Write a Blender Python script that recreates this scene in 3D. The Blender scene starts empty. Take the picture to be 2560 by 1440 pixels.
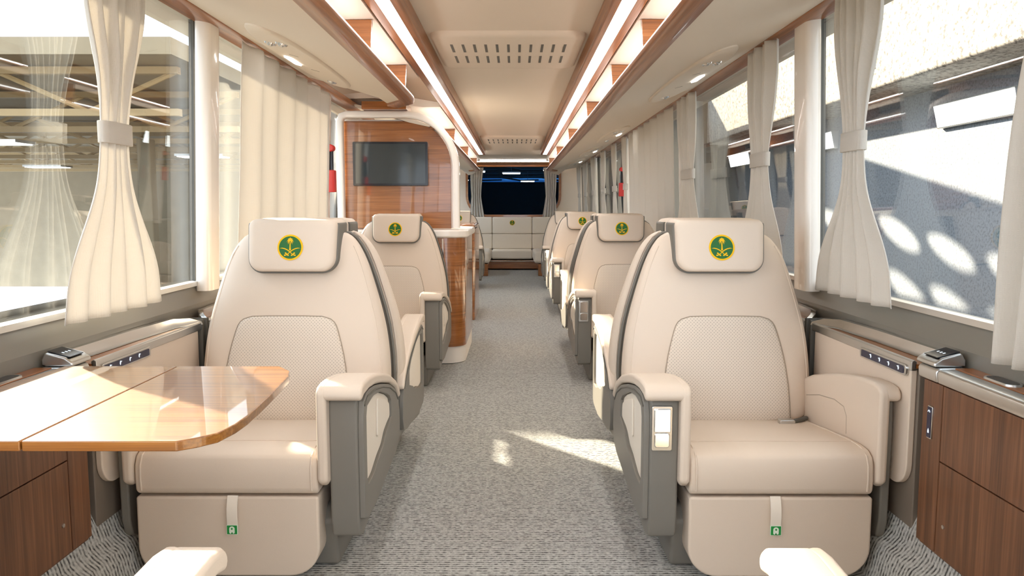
import bpy, bmesh, math, random
from mathutils import Vector, Matrix
random.seed(7)
S = bpy.context.scene
COL = S.collection
PI = math.pi

# ------------------------------------------------------------------ camera
F = 1945.0
cd = bpy.data.cameras.new('camera'); cam = bpy.data.objects.new('camera', cd); COL.objects.link(cam)
cd.sensor_width = 36.0; cd.lens = F / 2560 * 36.0; cd.clip_start = 0.02; cd.clip_end = 300
CX, EYE = 0.032, 1.20
cam.location = (CX, 0, EYE)
pitch = math.atan(199 / F); yaw = math.atan(8 / F)
cam.rotation_euler = (PI / 2 - pitch, 0, yaw)
S.camera = cam

# ------------------------------------------------------------------ world, sun, exposure
w = bpy.data.worlds.new('world'); S.world = w; w.use_nodes = True
bg = w.node_tree.nodes['Background']
bg.inputs[0].default_value = (0.84, 0.91, 1.0, 1); bg.inputs[1].default_value = 2.45
sd = bpy.data.lights.new('sun', 'SUN'); sun = bpy.data.objects.new('sun', sd); COL.objects.link(sun)
sd.energy = 17.0; sd.angle = math.radians(1.1); sd.color = (1.0, 0.83, 0.62)
SUN = Vector((0.62, -0.72, -0.42)).normalized()
sun.rotation_euler = SUN.to_track_quat('-Z', 'Y').to_euler()
sun.location = (-8, 12, 12)
vs = S.view_settings
vs.view_transform = 'Standard'; vs.look = 'None'; vs.gamma = 1.0; vs.use_curve_mapping = False
vs.exposure = 0.72
S.render.film_transparent = False
S.cycles.max_bounces = 10; S.cycles.diffuse_bounces = 6; S.cycles.transparent_max_bounces = 24
S.cycles.sample_clamp_indirect = 6.0

# ------------------------------------------------------------------ materials
def srgb(r, g, b):
    def c(v):
        v /= 255.0
        return v / 12.92 if v <= 0.04045 else ((v + 0.055) / 1.055) ** 2.4
    return (c(r), c(g), c(b), 1)

def new_mat(name):
    m = bpy.data.materials.new(name); m.use_nodes = True
    nt = m.node_tree; b = nt.nodes['Principled BSDF']
    return m, nt, b

def coords(nt, scale=(1, 1, 1), rot=(0, 0, 0)):
    tc = nt.nodes.new('ShaderNodeTexCoord'); mp = nt.nodes.new('ShaderNodeMapping')
    mp.inputs['Scale'].default_value = scale; mp.inputs['Rotation'].default_value = rot
    nt.links.new(tc.outputs['Object'], mp.inputs['Vector'])
    return mp.outputs['Vector']

def add_bump(nt, b, sock, strength, dist):
    bp = nt.nodes.new('ShaderNodeBump'); bp.inputs['Strength'].default_value = strength; bp.inputs['Distance'].default_value = dist
    nt.links.new(sock, bp.inputs['Height']); nt.links.new(bp.outputs['Normal'], b.inputs['Normal'])
    return bp

def plain(name, col, rough=0.5, metal=0.0, spec=0.5, noise=0.0, nscale=300, coat=0.0, var=0.0):
    m, nt, b = new_mat(name)
    b.inputs['Base Color'].default_value = col; b.inputs['Roughness'].default_value = rough
    b.inputs['Metallic'].default_value = metal; b.inputs['Specular IOR Level'].default_value = spec
    b.inputs['Coat Weight'].default_value = coat; b.inputs['Coat Roughness'].default_value = 0.03
    if noise > 0 or var > 0:
        v = coords(nt); n = nt.nodes.new('ShaderNodeTexNoise'); n.inputs['Scale'].default_value = nscale
        n.inputs['Detail'].default_value = 3
        nt.links.new(v, n.inputs['Vector'])
        if noise > 0: add_bump(nt, b, n.outputs['Fac'], noise, 0.001)
        if var > 0:
            r = nt.nodes.new('ShaderNodeValToRGB')
            r.color_ramp.elements[0].position = 0.3; r.color_ramp.elements[1].position = 0.7
            r.color_ramp.elements[0].color = [c * (1 - var) for c in col[:3]] + [1]
            r.color_ramp.elements[1].color = [min(1, c * (1 + var)) for c in col[:3]] + [1]
            nt.links.new(n.outputs['Fac'], r.inputs['Fac']); nt.links.new(r.outputs['Color'], b.inputs['Base Color'])
    return m

def emit(name, col, strength):
    m = bpy.data.materials.new(name); m.use_nodes = True; nt = m.node_tree; nt.nodes.clear()
    e = nt.nodes.new('ShaderNodeEmission'); o = nt.nodes.new('ShaderNodeOutputMaterial')
    e.inputs[0].default_value = col; e.inputs[1].default_value = strength
    nt.links.new(e.outputs[0], o.inputs[0]); return m

def wood(name, dark, mid, light, grain='x', scale=1.0, coat=0.8, rough=0.25):
    m, nt, b = new_mat(name)
    sc = {'x': (1.3, 52, 52), 'y': (52, 1.3, 52), 'z': (46, 46, 1.3), 'h': (1.3, 1.3, 52)}[grain]
    v = coords(nt, tuple(s * scale for s in sc))
    n = nt.nodes.new('ShaderNodeTexNoise'); n.inputs['Scale'].default_value = 1.6; n.inputs['Detail'].default_value = 6
    n.inputs['Distortion'].default_value = 0.45
    sc2 = tuple(s * 4 * scale for s in sc)
    v2 = coords(nt, sc2)
    n2 = nt.nodes.new('ShaderNodeTexNoise'); n2.inputs['Scale'].default_value = 1.2; n2.inputs['Detail'].default_value = 3
    nt.links.new(v, n.inputs['Vector']); nt.links.new(v2, n2.inputs['Vector'])
    mx = nt.nodes.new('ShaderNodeMath'); mx.operation = 'MULTIPLY_ADD'; mx.inputs[1].default_value = 0.35
    nt.links.new(n2.outputs['Fac'], mx.inputs[0])
    m2 = nt.nodes.new('ShaderNodeMath'); m2.operation = 'MULTIPLY'; m2.inputs[1].default_value = 0.65
    nt.links.new(n.outputs['Fac'], m2.inputs[0]); nt.links.new(m2.outputs[0], mx.inputs[2])
    r = nt.nodes.new('ShaderNodeValToRGB'); cr = r.color_ramp
    cr.elements[0].position = 0.33; cr.elements[0].color = dark
    cr.elements[1].position = 0.66; cr.elements[1].color = light
    e = cr.elements.new(0.5); e.color = mid
    nt.links.new(mx.outputs[0], r.inputs['Fac']); nt.links.new(r.outputs['Color'], b.inputs['Base Color'])
    b.inputs['Roughness'].default_value = rough; b.inputs['Coat Weight'].default_value = coat
    b.inputs['Coat Roughness'].default_value = 0.02
    return m

def glass_mat(name, tint=(0.93, 0.96, 0.97, 1), ior=0.045):
    m = bpy.data.materials.new(name); m.use_nodes = True; nt = m.node_tree; nt.nodes.clear()
    t = nt.nodes.new('ShaderNodeBsdfTransparent'); g = nt.nodes.new('ShaderNodeBsdfGlossy'); f = nt.nodes.new('ShaderNodeMath')
    lw = nt.nodes.new('ShaderNodeLayerWeight'); lw.inputs[0].default_value = 0.5; pw = nt.nodes.new('ShaderNodeMath'); pw.operation = 'POWER'; pw.inputs[1].default_value = 4.0
    f.operation = 'MULTIPLY_ADD'; f.inputs[1].default_value = 0.95; f.inputs[2].default_value = ior
    nt.links.new(lw.outputs['Facing'], pw.inputs[0]); nt.links.new(pw.outputs[0], f.inputs[0])
    mx = nt.nodes.new('ShaderNodeMixShader'); o = nt.nodes.new('ShaderNodeOutputMaterial')
    t.inputs[0].default_value = tint; g.inputs['Roughness'].default_value = 0.0
    nt.links.new(f.outputs[0], mx.inputs[0]); nt.links.new(t.outputs[0], mx.inputs[1]); nt.links.new(g.outputs[0], mx.inputs[2])
    nt.links.new(mx.outputs[0], o.inputs[0]); return m

def perforated(name, col):
    m, nt, b = new_mat(name)
    v = coords(nt, (125, 125, 125))
    # dots laid out on the XZ plane
    sep = nt.nodes.new('ShaderNodeSeparateXYZ'); nt.links.new(v, sep.inputs[0])
    def math_(op, a, bb=None):
        n = nt.nodes.new('ShaderNodeMath'); n.operation = op
        for i, s in enumerate((a, bb)):
            if s is None: continue
            if isinstance(s, (int, float)): n.inputs[i].default_value = s
            else: nt.links.new(s, n.inputs[i])
        return n.outputs[0]
    u = math_('MULTIPLY', math_('ADD', sep.outputs[0], sep.outputs[2]), 0.7071)
    q = math_('MULTIPLY', math_('SUBTRACT', sep.outputs[0], sep.outputs[2]), 0.7071)
    fu = math_('SUBTRACT', math_('FRACT', u), 0.5); fq = math_('SUBTRACT', math_('FRACT', q), 0.5)
    d = math_('SQRT', math_('ADD', math_('MULTIPLY', fu, fu), math_('MULTIPLY', fq, fq)))
    r = nt.nodes.new('ShaderNodeValToRGB')
    r.color_ramp.elements[0].position = 0.16; r.color_ramp.elements[0].color = [c * 0.58 for c in col[:3]] + [1]
    r.color_ramp.elements[1].position = 0.26; r.color_ramp.elements[1].color = col
    nt.links.new(d, r.inputs['Fac']); nt.links.new(r.outputs['Color'], b.inputs['Base Color'])
    b.inputs['Roughness'].default_value = 0.6; b.inputs['Specular IOR Level'].default_value = 0.3
    return m

def fabric(name, col, trans=0.35, cell=220):
    m, nt, b = new_mat(name)
    b.inputs['Base Color'].default_value = col; b.inputs['Roughness'].default_value = 0.9; b.inputs['Specular IOR Level'].default_value = 0.1
    v = coords(nt, (cell, cell, cell)); br = nt.nodes.new('ShaderNodeTexVoronoi'); br.distance = 'CHEBYCHEV'; br.inputs['Randomness'].default_value = 0.1
    br.inputs['Scale'].default_value = 1.0
    nt.links.new(v, br.inputs['Vector']); add_bump(nt, b, br.outputs['Distance'], 0.6, 0.002)
    t = nt.nodes.new('ShaderNodeBsdfTranslucent'); t.inputs[0].default_value = col
    mx = nt.nodes.new('ShaderNodeMixShader'); mx.inputs[0].default_value = trans
    o = nt.nodes['Material Output']
    nt.links.new(b.outputs[0], mx.inputs[1]); nt.links.new(t.outputs[0], mx.inputs[2]); nt.links.new(mx.outputs[0], o.inputs[0])
    return m

def carpet_mat():
    m, nt, b = new_mat('carpet_weave')
    uv = nt.nodes.new('ShaderNodeUVMap'); sep = nt.nodes.new('ShaderNodeSeparateXYZ'); nt.links.new(uv.outputs[0], sep.inputs[0])
    def mt(op, a, bb=None, cc=None):
        n = nt.nodes.new('ShaderNodeMath'); n.operation = op
        for i, q in enumerate((a, bb, cc)):
            if q is None: continue
            if isinstance(q, (int, float)): n.inputs[i].default_value = q
            else: nt.links.new(q, n.inputs[i])
        return n.outputs[0]
    ROW = 1 / 0.0135
    wob = nt.nodes.new('ShaderNodeTexNoise'); wob.inputs['Scale'].default_value = 45; wob.inputs['Detail'].default_value = 2; nt.links.new(uv.outputs[0], wob.inputs['Vector'])
    v = mt('MULTIPLY', sep.outputs[1], ROW); v = mt('MULTIPLY_ADD', wob.outputs['Fac'], 0.55, v)
    row = mt('FLOOR', v); fr = mt('FRACT', v)
    line = mt('ABSOLUTE', mt('SUBTRACT', fr, 0.5)); line = mt('MULTIPLY', line, 2.0)          # 1 at the row gaps
    cmb = nt.nodes.new('ShaderNodeCombineXYZ'); nt.links.new(mt('MULTIPLY', sep.outputs[0], 62.0), cmb.inputs[0]); nt.links.new(mt('MULTIPLY', mt('ROUND', v), 7.31), cmb.inputs[1])
    ns = nt.nodes.new('ShaderNodeTexNoise'); ns.inputs['Scale'].default_value = 1.0; ns.inputs['Detail'].default_value = 2.5; nt.links.new(cmb.outputs[0], ns.inputs['Vector'])
    dash = nt.nodes.new('ShaderNodeMapRange'); dash.inputs['From Min'].default_value = 0.40; dash.inputs['From Max'].default_value = 0.62; nt.links.new(ns.outputs['Fac'], dash.inputs['Value'])
    gap = nt.nodes.new('ShaderNodeMapRange'); gap.inputs['From Min'].default_value = 0.42; gap.inputs['From Max'].default_value = 0.80; nt.links.new(line, gap.inputs['Value'])
    fac = mt('MULTIPLY', gap.outputs[0], mt('MULTIPLY_ADD', dash.outputs[0], 0.80, 0.20))
    mix = nt.nodes.new('ShaderNodeMix'); mix.data_type = 'RGBA'; nt.links.new(fac, mix.inputs['Factor'])
    mix.inputs[6].default_value = srgb(186, 186, 182); mix.inputs[7].default_value = srgb(78, 77, 76)
    n2 = nt.nodes.new('ShaderNodeTexNoise'); n2.inputs['Scale'].default_value = 120; n2.inputs['Detail'].default_value = 3; nt.links.new(uv.outputs[0], n2.inputs['Vector'])
    mr = nt.nodes.new('ShaderNodeMapRange'); mr.inputs['From Min'].default_value = 0.3; mr.inputs['From Max'].default_value = 0.7; mr.inputs['To Min'].default_value = 0.72; mr.inputs['To Max'].default_value = 1.12; nt.links.new(n2.outputs['Fac'], mr.inputs['Value'])
    hs = nt.nodes.new('ShaderNodeHueSaturation'); nt.links.new(mix.outputs[2], hs.inputs['Color']); nt.links.new(mr.outputs[0], hs.inputs['Value'])
    nt.links.new(hs.outputs[0], b.inputs['Base Color'])
    add_bump(nt, b, mt('SUBTRACT', 1.0, fac), 0.6, 0.004)
    b.inputs['Roughness'].default_value = 0.95; b.inputs['Specular IOR Level'].default_value = 0.1
    return m

def speckled(name, base, dark, sc=30, rough=0.9):
    m, nt, b = new_mat(name)
    v = coords(nt); n = nt.nodes.new('ShaderNodeTexNoise'); n.inputs['Scale'].default_value = sc; n.inputs['Detail'].default_value = 6
    n.inputs['Roughness'].default_value = 0.7
    nt.links.new(v, n.inputs['Vector'])
    r = nt.nodes.new('ShaderNodeValToRGB'); r.color_ramp.elements[0].position = 0.40; r.color_ramp.elements[0].color = dark
    r.color_ramp.elements[1].position = 0.52; r.color_ramp.elements[1].color = base
    nt.links.new(n.outputs['Fac'], r.inputs['Fac']); nt.links.new(r.outputs['Color'], b.inputs['Base Color'])
    b.inputs['Roughness'].default_value = rough
    return m

LEA = plain('beige_leather', srgb(217, 201, 184), 0.48, spec=0.35, noise=0.25, nscale=700)
LEAG = plain('pale_leather', srgb(232, 222, 208), 0.5, spec=0.3, noise=0.2, nscale=500)
SEAM = plain('leather_seam', srgb(168, 153, 136), 0.6)
PERF = perforated('perforated_leather', srgb(218, 205, 190))
GREY = plain('grey_shell', srgb(124, 120, 113), 0.42, spec=0.4, noise=0.05, nscale=900)
DGREY = plain('dark_grey_trim', srgb(92, 90, 84), 0.5)
PIPE = plain('grey_piping', srgb(108, 104, 96), 0.5)
POL = plain('polished_metal', (0.70, 0.69, 0.67, 1), 0.16, metal=1)
CHROME = plain('chrome', (0.85, 0.86, 0.88, 1), 0.12, metal=1)
BRUSH = plain('brushed_metal', (0.62, 0.62, 0.61, 1), 0.28, metal=1)
BLACK = plain('black_gloss', (0.012, 0.014, 0.02, 1), 0.15)
SCREEN = plain('screen_glass', srgb(52, 58, 60), 0.08)
NAVY = plain('navy_button_strip', srgb(24, 28, 60), 0.15)
CREAM = plain('cream_panel', srgb(230, 219, 204), 0.65, spec=0.25, noise=0.08, nscale=500)
WHITE = plain('white_panel', srgb(238, 230, 220), 0.55, spec=0.3)
WGLOSS = plain('white_gloss', srgb(240, 232, 222), 0.25, spec=0.5, coat=0.5)
SILL = plain('grey_sill', srgb(124, 119, 110), 0.32)
TAUPE = plain('taupe_plastic', srgb(120, 108, 96), 0.55)
ALU = plain('satin_aluminium', (0.75, 0.75, 0.74, 1), 0.35, metal=1)
RED = plain('red_plastic', srgb(200, 40, 30), 0.3)
WD = dict(dark=srgb(122, 72, 34), mid=srgb(150, 92, 46), light=srgb(172, 110, 58))
WALX = wood('walnut_across', **WD, grain='x'); WALY = wood('walnut_along', **WD, grain='y', coat=0.2, rough=0.3)
WALH = wood('walnut_wrapped', **WD, grain='h')
WALZ = wood('walnut_upright', srgb(80, 48, 30), srgb(108, 68, 43), srgb(130, 85, 56), grain='z', coat=0.2, rough=0.4)
WTAB = wood('honey_table_wood', srgb(104, 62, 22), srgb(138, 88, 34), srgb(160, 108, 48), grain='x', coat=0.8, rough=0.3)
CURT = fabric('cream_curtain', srgb(226, 221, 213), 0.30)
GLASS = glass_mat('window_glass'); GLASSR = glass_mat('rear_window_glass', ior=0.0)
CARPET = carpet_mat()
GREEN = plain('emblem_green', srgb(8, 98, 30), 0.5)
YEL = plain('emblem_gold', srgb(240, 188, 16), 0.5, spec=0.2)
TAGG = plain('tag_green', srgb(20, 140, 60), 0.5)
TAGW = plain('tag_white', srgb(225, 235, 220), 0.5)
LIGHT = emit('lamp_white', (1.0, 0.97, 0.93, 1), 11.0)
LIGHT2 = emit('reading_lamp_white', (1.0, 0.95, 0.88, 1), 5.0)
LIGHT3 = emit('indirect_lamp_white', (1.0, 0.97, 0.93, 1), 4.5)
LIGHTG = emit('garage_lamp_white', (1.0, 0.92, 0.8, 1), 22.0)
LIGHTO = emit('outdoor_lamp_white', (1.0, 1.0, 0.96, 1), 5.0)
ICON = emit('icon_glow', (0.8, 0.9, 1.0, 1), 0.8)
CONC = speckled('speckled_concrete', srgb(176, 168, 156), srgb(96, 92, 86), 22)
CONCD = speckled('rough_concrete_sky_tint', srgb(144, 150, 158), srgb(112, 118, 126), 40)  # blue of the skylit shade is put into the wall colour
ASPH = plain('asphalt', srgb(70, 68, 66), 0.9, var=0.15, nscale=20)
TAN = plain('tan_steel', srgb(176, 150, 108), 0.6)
DARKW = plain('dark_garage_wall', srgb(74, 66, 54), 0.9)
BLUEP = plain('blue_roof_sheet', srgb(62, 96, 140), 0.7)
BLUET = fabric('translucent_blue_sheet', srgb(110, 160, 205), 0.5, 2)
TAUW = plain('taupe_render', srgb(150, 136, 112), 0.9, var=0.08, nscale=3)

# ------------------------------------------------------------------ mesh helpers
def obj(name, bm, mat, parent=None, smooth=True, bevel=0.0, seg=3, sub=0, ang=35, loc=None):
    bmesh.ops.recalc_face_normals(bm, faces=bm.faces[:])
    me = bpy.data.meshes.new(name); bm.to_mesh(me); bm.free()
    for m in (mat if isinstance(mat, (list, tuple)) else [mat]): me.materials.append(m)
    o = bpy.data.objects.new(name, me); COL.objects.link(o)
    if parent: o.parent = parent
    if loc: o.location = loc
    if smooth:
        me.polygons.foreach_set('use_smooth', [True] * len(me.polygons))
        if not sub and not bevel: me.set_sharp_from_angle(angle=math.radians(ang))
    if bevel:
        b = o.modifiers.new('bevel', 'BEVEL'); b.width = bevel; b.segments = seg; b.limit_method = 'ANGLE'; b.angle_limit = math.radians(ang)
        b.harden_normals = True
    if sub:
        s = o.modifiers.new('sub', 'SUBSURF'); s.levels = sub; s.render_levels = sub
    return o

def tag(o, label=None, cat=None, group=None, kind=None):
    if label: o['label'] = label
    if cat: o['category'] = cat
    if group: o['group'] = group
    if kind: o['kind'] = kind
    return o

def thing(name, label, cat, loc=(0, 0, 0), group=None):
    o = bpy.data.objects.new(name, None); COL.objects.link(o); o.location = loc; o.empty_display_size = 0.05
    return tag(o, label, cat, group)

def struct(name, bm, mat, **k):
    return tag(obj(name, bm, mat, **k), kind='structure')

def box(bm, x0, x1, y0, y1, z0, z1, mi=0):
    vs_ = [bm.verts.new((x, y, z)) for x in (x0, x1) for y in (y0, y1) for z in (z0, z1)]
    for f in ((0, 1, 3, 2), (4, 6, 7, 5), (0, 4, 5, 1), (2, 3, 7, 6), (0, 2, 6, 4), (1, 5, 7, 3)):
        fc = bm.faces.new([vs_[i] for i in f]); fc.material_index = mi
    return bm

def BX(*a):
    bm = bmesh.new(); box(bm, *a); return bm

def prism(bm, pts, lo, hi, axis='x', mi=0, T=None):
    """extrude a 2-D outline. axis x: pts=(y,z); axis y: pts=(x,z); axis z: pts=(x,y)"""
    def mk(p, c):
        v = {'x': (c, p[0], p[1]), 'y': (p[0], c, p[1]), 'z': (p[0], p[1], c)}[axis]
        return T(*v) if T else v
    a = [bm.verts.new(mk(p, lo)) for p in pts]; b = [bm.verts.new(mk(p, hi)) for p in pts]
    n = len(pts)
    f1 = bm.faces.new(a); f2 = bm.faces.new(b[::-1]); f1.material_index = f2.material_index = mi
    for i in range(n):
        f = bm.faces.new((a[i], b[i], b[(i + 1) % n], a[(i + 1) % n])); f.material_index = mi
    return bm

def PR(pts, lo, hi, axis='x', T=None):
    return prism(bmesh.new(), pts, lo, hi, axis, 0, T)

def ring_prism(bm, outer, inner, lo, hi, T=None):
    """plate in the YZ plane with a hole; outer/inner have the same number of points"""
    T = T or (lambda x, y, z: (x, y, z)); n = len(outer)
    O0 = [bm.verts.new(T(lo, *p)) for p in outer]; O1 = [bm.verts.new(T(hi, *p)) for p in outer]
    I0 = [bm.verts.new(T(lo, *p)) for p in inner]; I1 = [bm.verts.new(T(hi, *p)) for p in inner]
    for i in range(n):
        j = (i + 1) % n
        bm.faces.new((O0[i], O0[j], O1[j], O1[i])); bm.faces.new((I0[i], I1[i], I1[j], I0[j]))
        bm.faces.new((O0[i], I0[i], I0[j], O0[j])); bm.faces.new((O1[i], O1[j], I1[j], I1[i]))
    return bm

def loft(bm, rings, cap=True, closed=True, mi=0):
    R = [[bm.verts.new(p) for p in r] for r in rings]; n = len(rings[0])
    for a, b in zip(R[:-1], R[1:]):
        for i in range(n if closed else n - 1):
            f = bm.faces.new((a[i], a[(i + 1) % n], b[(i + 1) % n], b[i])); f.material_index = mi
    if cap:
        f = bm.faces.new(R[0][::-1]); f.material_index = mi
        f = bm.faces.new(R[-1]); f.material_index = mi
    return bm

def tube(bm, pts, r, n=8, closed=False, mi=0, sx=1.0):
    P = [Vector(p) for p in pts]; m = len(P); rings = []
    up = Vector((0, 0, 1)); prev = None
    for i in range(m):
        if closed: t = (P[(i + 1) % m] - P[i - 1])
        else: t = P[min(i + 1, m - 1)] - P[max(i - 1, 0)]
        t.normalize()
        if prev is None:
            a = up if abs(t.dot(up)) < 0.9 else Vector((1, 0, 0))
            u = t.cross(a).normalized()
        else:
            u = (prev - t * prev.dot(t)).normalized()
        prev = u; v = t.cross(u)
        rings.append([tuple(P[i] + r * (math.cos(2 * PI * k / n) * u * sx + math.sin(2 * PI * k / n) * v)) for k in range(n)])
    if closed:
        loft(bm, rings + [rings[0]], cap=False, mi=mi)
        bmesh.ops.remove_doubles(bm, verts=bm.verts[:], dist=1e-6)
    else: loft(bm, rings, mi=mi)
    return bm

def disc(bm, c, r, h, axis='y', n=40, mi=0, r2=None):
    r2 = r if r2 is None else r2
    def pt(a, rr, d):
        x, y = rr * math.cos(a), rr * math.sin(a)
        return {'y': (c[0] + x, c[1] + d, c[2] + y), 'z': (c[0] + x, c[1] + y, c[2] + d), 'x': (c[0] + d, c[1] + x, c[2] + y)}[axis]
    return loft(bm, [[pt(2 * PI * i / n, rr, d) for i in range(n)] for rr, d in ((r, 0), (r2, h))], mi=mi)

def rrect(x0, x1, z0, z1, r, n=6):
    if not isinstance(r, (list, tuple)): r = [r] * 4   # order: (x1,z1) (x0,z1) (x0,z0) (x1,z0)
    out = []
    for (cx, cz, a0), rr in zip(((x1, z1, 0), (x0, z1, 90), (x0, z0, 180), (x1, z0, 270)), r):
        sx = -1 if cx == x1 else 1; sz = -1 if cz == z1 else 1
        for k in range(n + 1):
            a = math.radians(a0 + 90 * k / n)
            out.append((cx + sx * rr + rr * math.cos(a), cz + sz * rr + rr * math.sin(a)))
    return out

def interp(tab, z):
    if z <= tab[0][0]: return tab[0][1]
    for (a, va), (b, vb) in zip(tab[:-1], tab[1:]):
        if z <= b:
            t = (z - a) / (b - a); return va + (vb - va) * t
    return tab[-1][1]

def smooth_tab(tab, z):
    """Catmull-Rom through the table"""
    n = len(tab)
    if z <= tab[0][0]: return tab[0][1]
    if z >= tab[-1][0]: return tab[-1][1]
    for i in range(n - 1):
        if z <= tab[i + 1][0]:
            t = (z - tab[i][0]) / (tab[i + 1][0] - tab[i][0])
            h = tab[i + 1][0] - tab[i][0]
            def slope(k):
                if k == 0: return (tab[1][1] - tab[0][1]) / (tab[1][0] - tab[0][0])
                if k == n - 1: return (tab[-1][1] - tab[-2][1]) / (tab[-1][0] - tab[-2][0])
                return (tab[k + 1][1] - tab[k - 1][1]) / (tab[k + 1][0] - tab[k - 1][0])
            p0, p1, m0, m1 = tab[i][1], tab[i + 1][1], slope(i) * h, slope(i + 1) * h
            return (2*t**3 - 3*t**2 + 1)*p0 + (t**3 - 2*t**2 + t)*m0 + (-2*t**3 + 3*t**2)*p1 + (t**3 - t**2)*m1

def chaikin(pts, it=2):
    for _ in range(it):
        q = []
        n = len(pts)
        for i in range(n):
            a, b = pts[i], pts[(i + 1) % n]
            q.append((a[0]*.75 + b[0]*.25, a[1]*.75 + b[1]*.25)); q.append((a[0]*.25 + b[0]*.75, a[1]*.25 + b[1]*.75))
        pts = q
    return pts

def round_poly(pts, r):
    out = []; n = len(pts)
    for i in range(n):
        p, a, b = Vector(pts[i]), Vector(pts[i - 1]), Vector(pts[(i + 1) % n])
        u, v = a - p, b - p; ru, rv = min(r, u.length * .45), min(r, v.length * .45); u.normalize(); v.normalize()
        A, B = p + u * ru, p + v * rv
        for t in (0, .33, .67, 1):
            q = A * (1 - t) ** 2 + p * 2 * t * (1 - t) + B * t * t; out.append((q.x, q.y))
    return out

FZ = 0.15        # aisle floor height

# ================================================================== SETTING
# floor: aisle plus low side platforms with a coved carpet edge
prof = [(-1.2, 0.38), (-1.125, 0.375), (-1.108, 0.335), (-1.095, 0.295), (-1.078, 0.275), (-1.062, 0.262), (-1.050, 0.235), (-1.040, 0.19), (-1.030, 0.16), (-1.00, 0.15)]
prof = prof + [(-a, b) for a, b in prof[::-1]]
bm = bmesh.new()
loft(bm, [[(x, y, z) for x, z in prof] + [(1.2, y, 0.05), (-1.2, y, 0.05)] for y in (-1.6, 14.0)])
arc = {}; run = -1.2
for (xa, za), (xb, zb) in zip(prof[:-1], prof[1:]):
    arc.setdefault((round(xa, 4), round(za, 4)), run); run += math.hypot(xb - xa, zb - za)
arc[(round(prof[-1][0], 4), round(prof[-1][1], 4))] = run
uvl = bm.loops.layers.uv.new('UVMap')
for f_ in bm.faces:
    for l_ in f_.loops:
        c_ = l_.vert.co; l_[uvl].uv = (arc.get((round(c_.x, 4), round(c_.z, 4)), c_.x), c_.y)
struct('floor', bm, CARPET, ang=60)

# lower side walls and sills
for s, nm in ((-1, 'left'), (1, 'right')):
    bm = bmesh.new()
    prism(bm, [(s*1.20, 0.05), (s*1.30, 0.05), (s*1.30, 0.905), (s*1.20, 0.905), (s*1.175, 0.84), (s*1.175, 0.80)], -1.6, 14.0, 'y')
    struct('wall_' + nm, bm, SILL, smooth=False)
    bm = bmesh.new(); box(bm, s*1.185, s*1.215, -1.6, 13.9, 0.905, 0.922)
    struct('trim_1' if s < 0 else 'trim_2', bm, ALU, smooth=False)
    # header over the windows
    bm = bmesh.new(); box(bm, s*1.155, s*1.32, -1.6, 14.0, 1.905, 2.16)
    struct('trim_3' if s < 0 else 'trim_4', bm, CREAM, smooth=False)
    bm = bmesh.new(); prism(bm, [(s*1.155, 1.905), (s*1.17, 1.895), (s*1.10, 1.885), (s*1.075, 1.895), (s*1.075, 1.93), (s*1.155, 1.95)], -1.6, 12.6, 'y')
    struct('trim_5' if s < 0 else 'trim_6', bm, WALY, bevel=0.004)
roof = BX(-1.32, 1.32, -1.6, 14.0, 2.16, 2.22); struct('ceiling', roof, WHITE, smooth=False)
# inner ceiling panel with coved rear end
bm = bmesh.new(); box(bm, -0.385, 0.385, -1.0, 10.6, 1.965, 1.99); struct('ceiling_panel', bm, CREAM, smooth=False)
bm = bmesh.new()
pr = [(10.6, 1.965), (10.6, 1.99), (14.0, 2.06), (14.0, 2.04), (13.0, 2.03), (11.6, 1.985), (11.0, 1.955)]
prism(bm, pr, -0.6, 0.6, 'x'); struct('ceiling_rear_cove', bm, CREAM, ang=50)

# side windows: long panes of glass between pillars
def pane(n, s, y0, y1):
    bm = bmesh.new()
    prism(bm, [(s*1.215, 0.915), (s*1.222, 0.915), (s*1.187, 1.91), (s*1.180, 1.91)], y0, y1, 'y')
    w_ = struct('window_%d' % n, bm, GLASS, smooth=False)
    fr = bmesh.new()
    for (a, b) in ((y0, y0 + 0.012), (y1 - 0.012, y1)):
        prism(fr, [(s*1.21, 0.915), (s*1.228, 0.915), (s*1.193, 1.91), (s*1.175, 1.91)], a, b, 'y')
    obj('window_gasket', fr, DGREY, w_, smooth=False)
n = 1
for s, cuts in ((-1, (-1.6, 0.35, 3.02, 4.85, 8.0, 11.0, 13.6)), (1, (-1.6, 0.35, 3.02, 5.2, 7.9, 10.9, 13.6))):
    for a, b in zip(cuts[:-1], cuts[1:]):
        pane(n, s, a + 0.01, b - 0.01); n += 1
# rounded upright pillars in front of the joints
k = 1
for s, ys in ((-1, (3.02, 4.86, 8.0, 11.0)), (1, (3.02, 5.2, 7.9, 10.9))):
    for i, y in enumerate(ys):
        hw = (0.06 if s < 0 else 0.075) if i == 0 else 0.05
        bm = bmesh.new(); rings = []
        for z, dx in ((0.885, 0), (0.90, 0), (1.905, -0.036)):
            rings.append([(s*(1.168 + dx + cx_), y + cy_, z) for cx_, cy_ in rrect(-0.03, 0.03, -hw, hw, 0.024, 4)])
        loft(bm, rings); struct('trim_%d' % (10 + k), bm, WGLOSS, ang=40); k += 1

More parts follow.
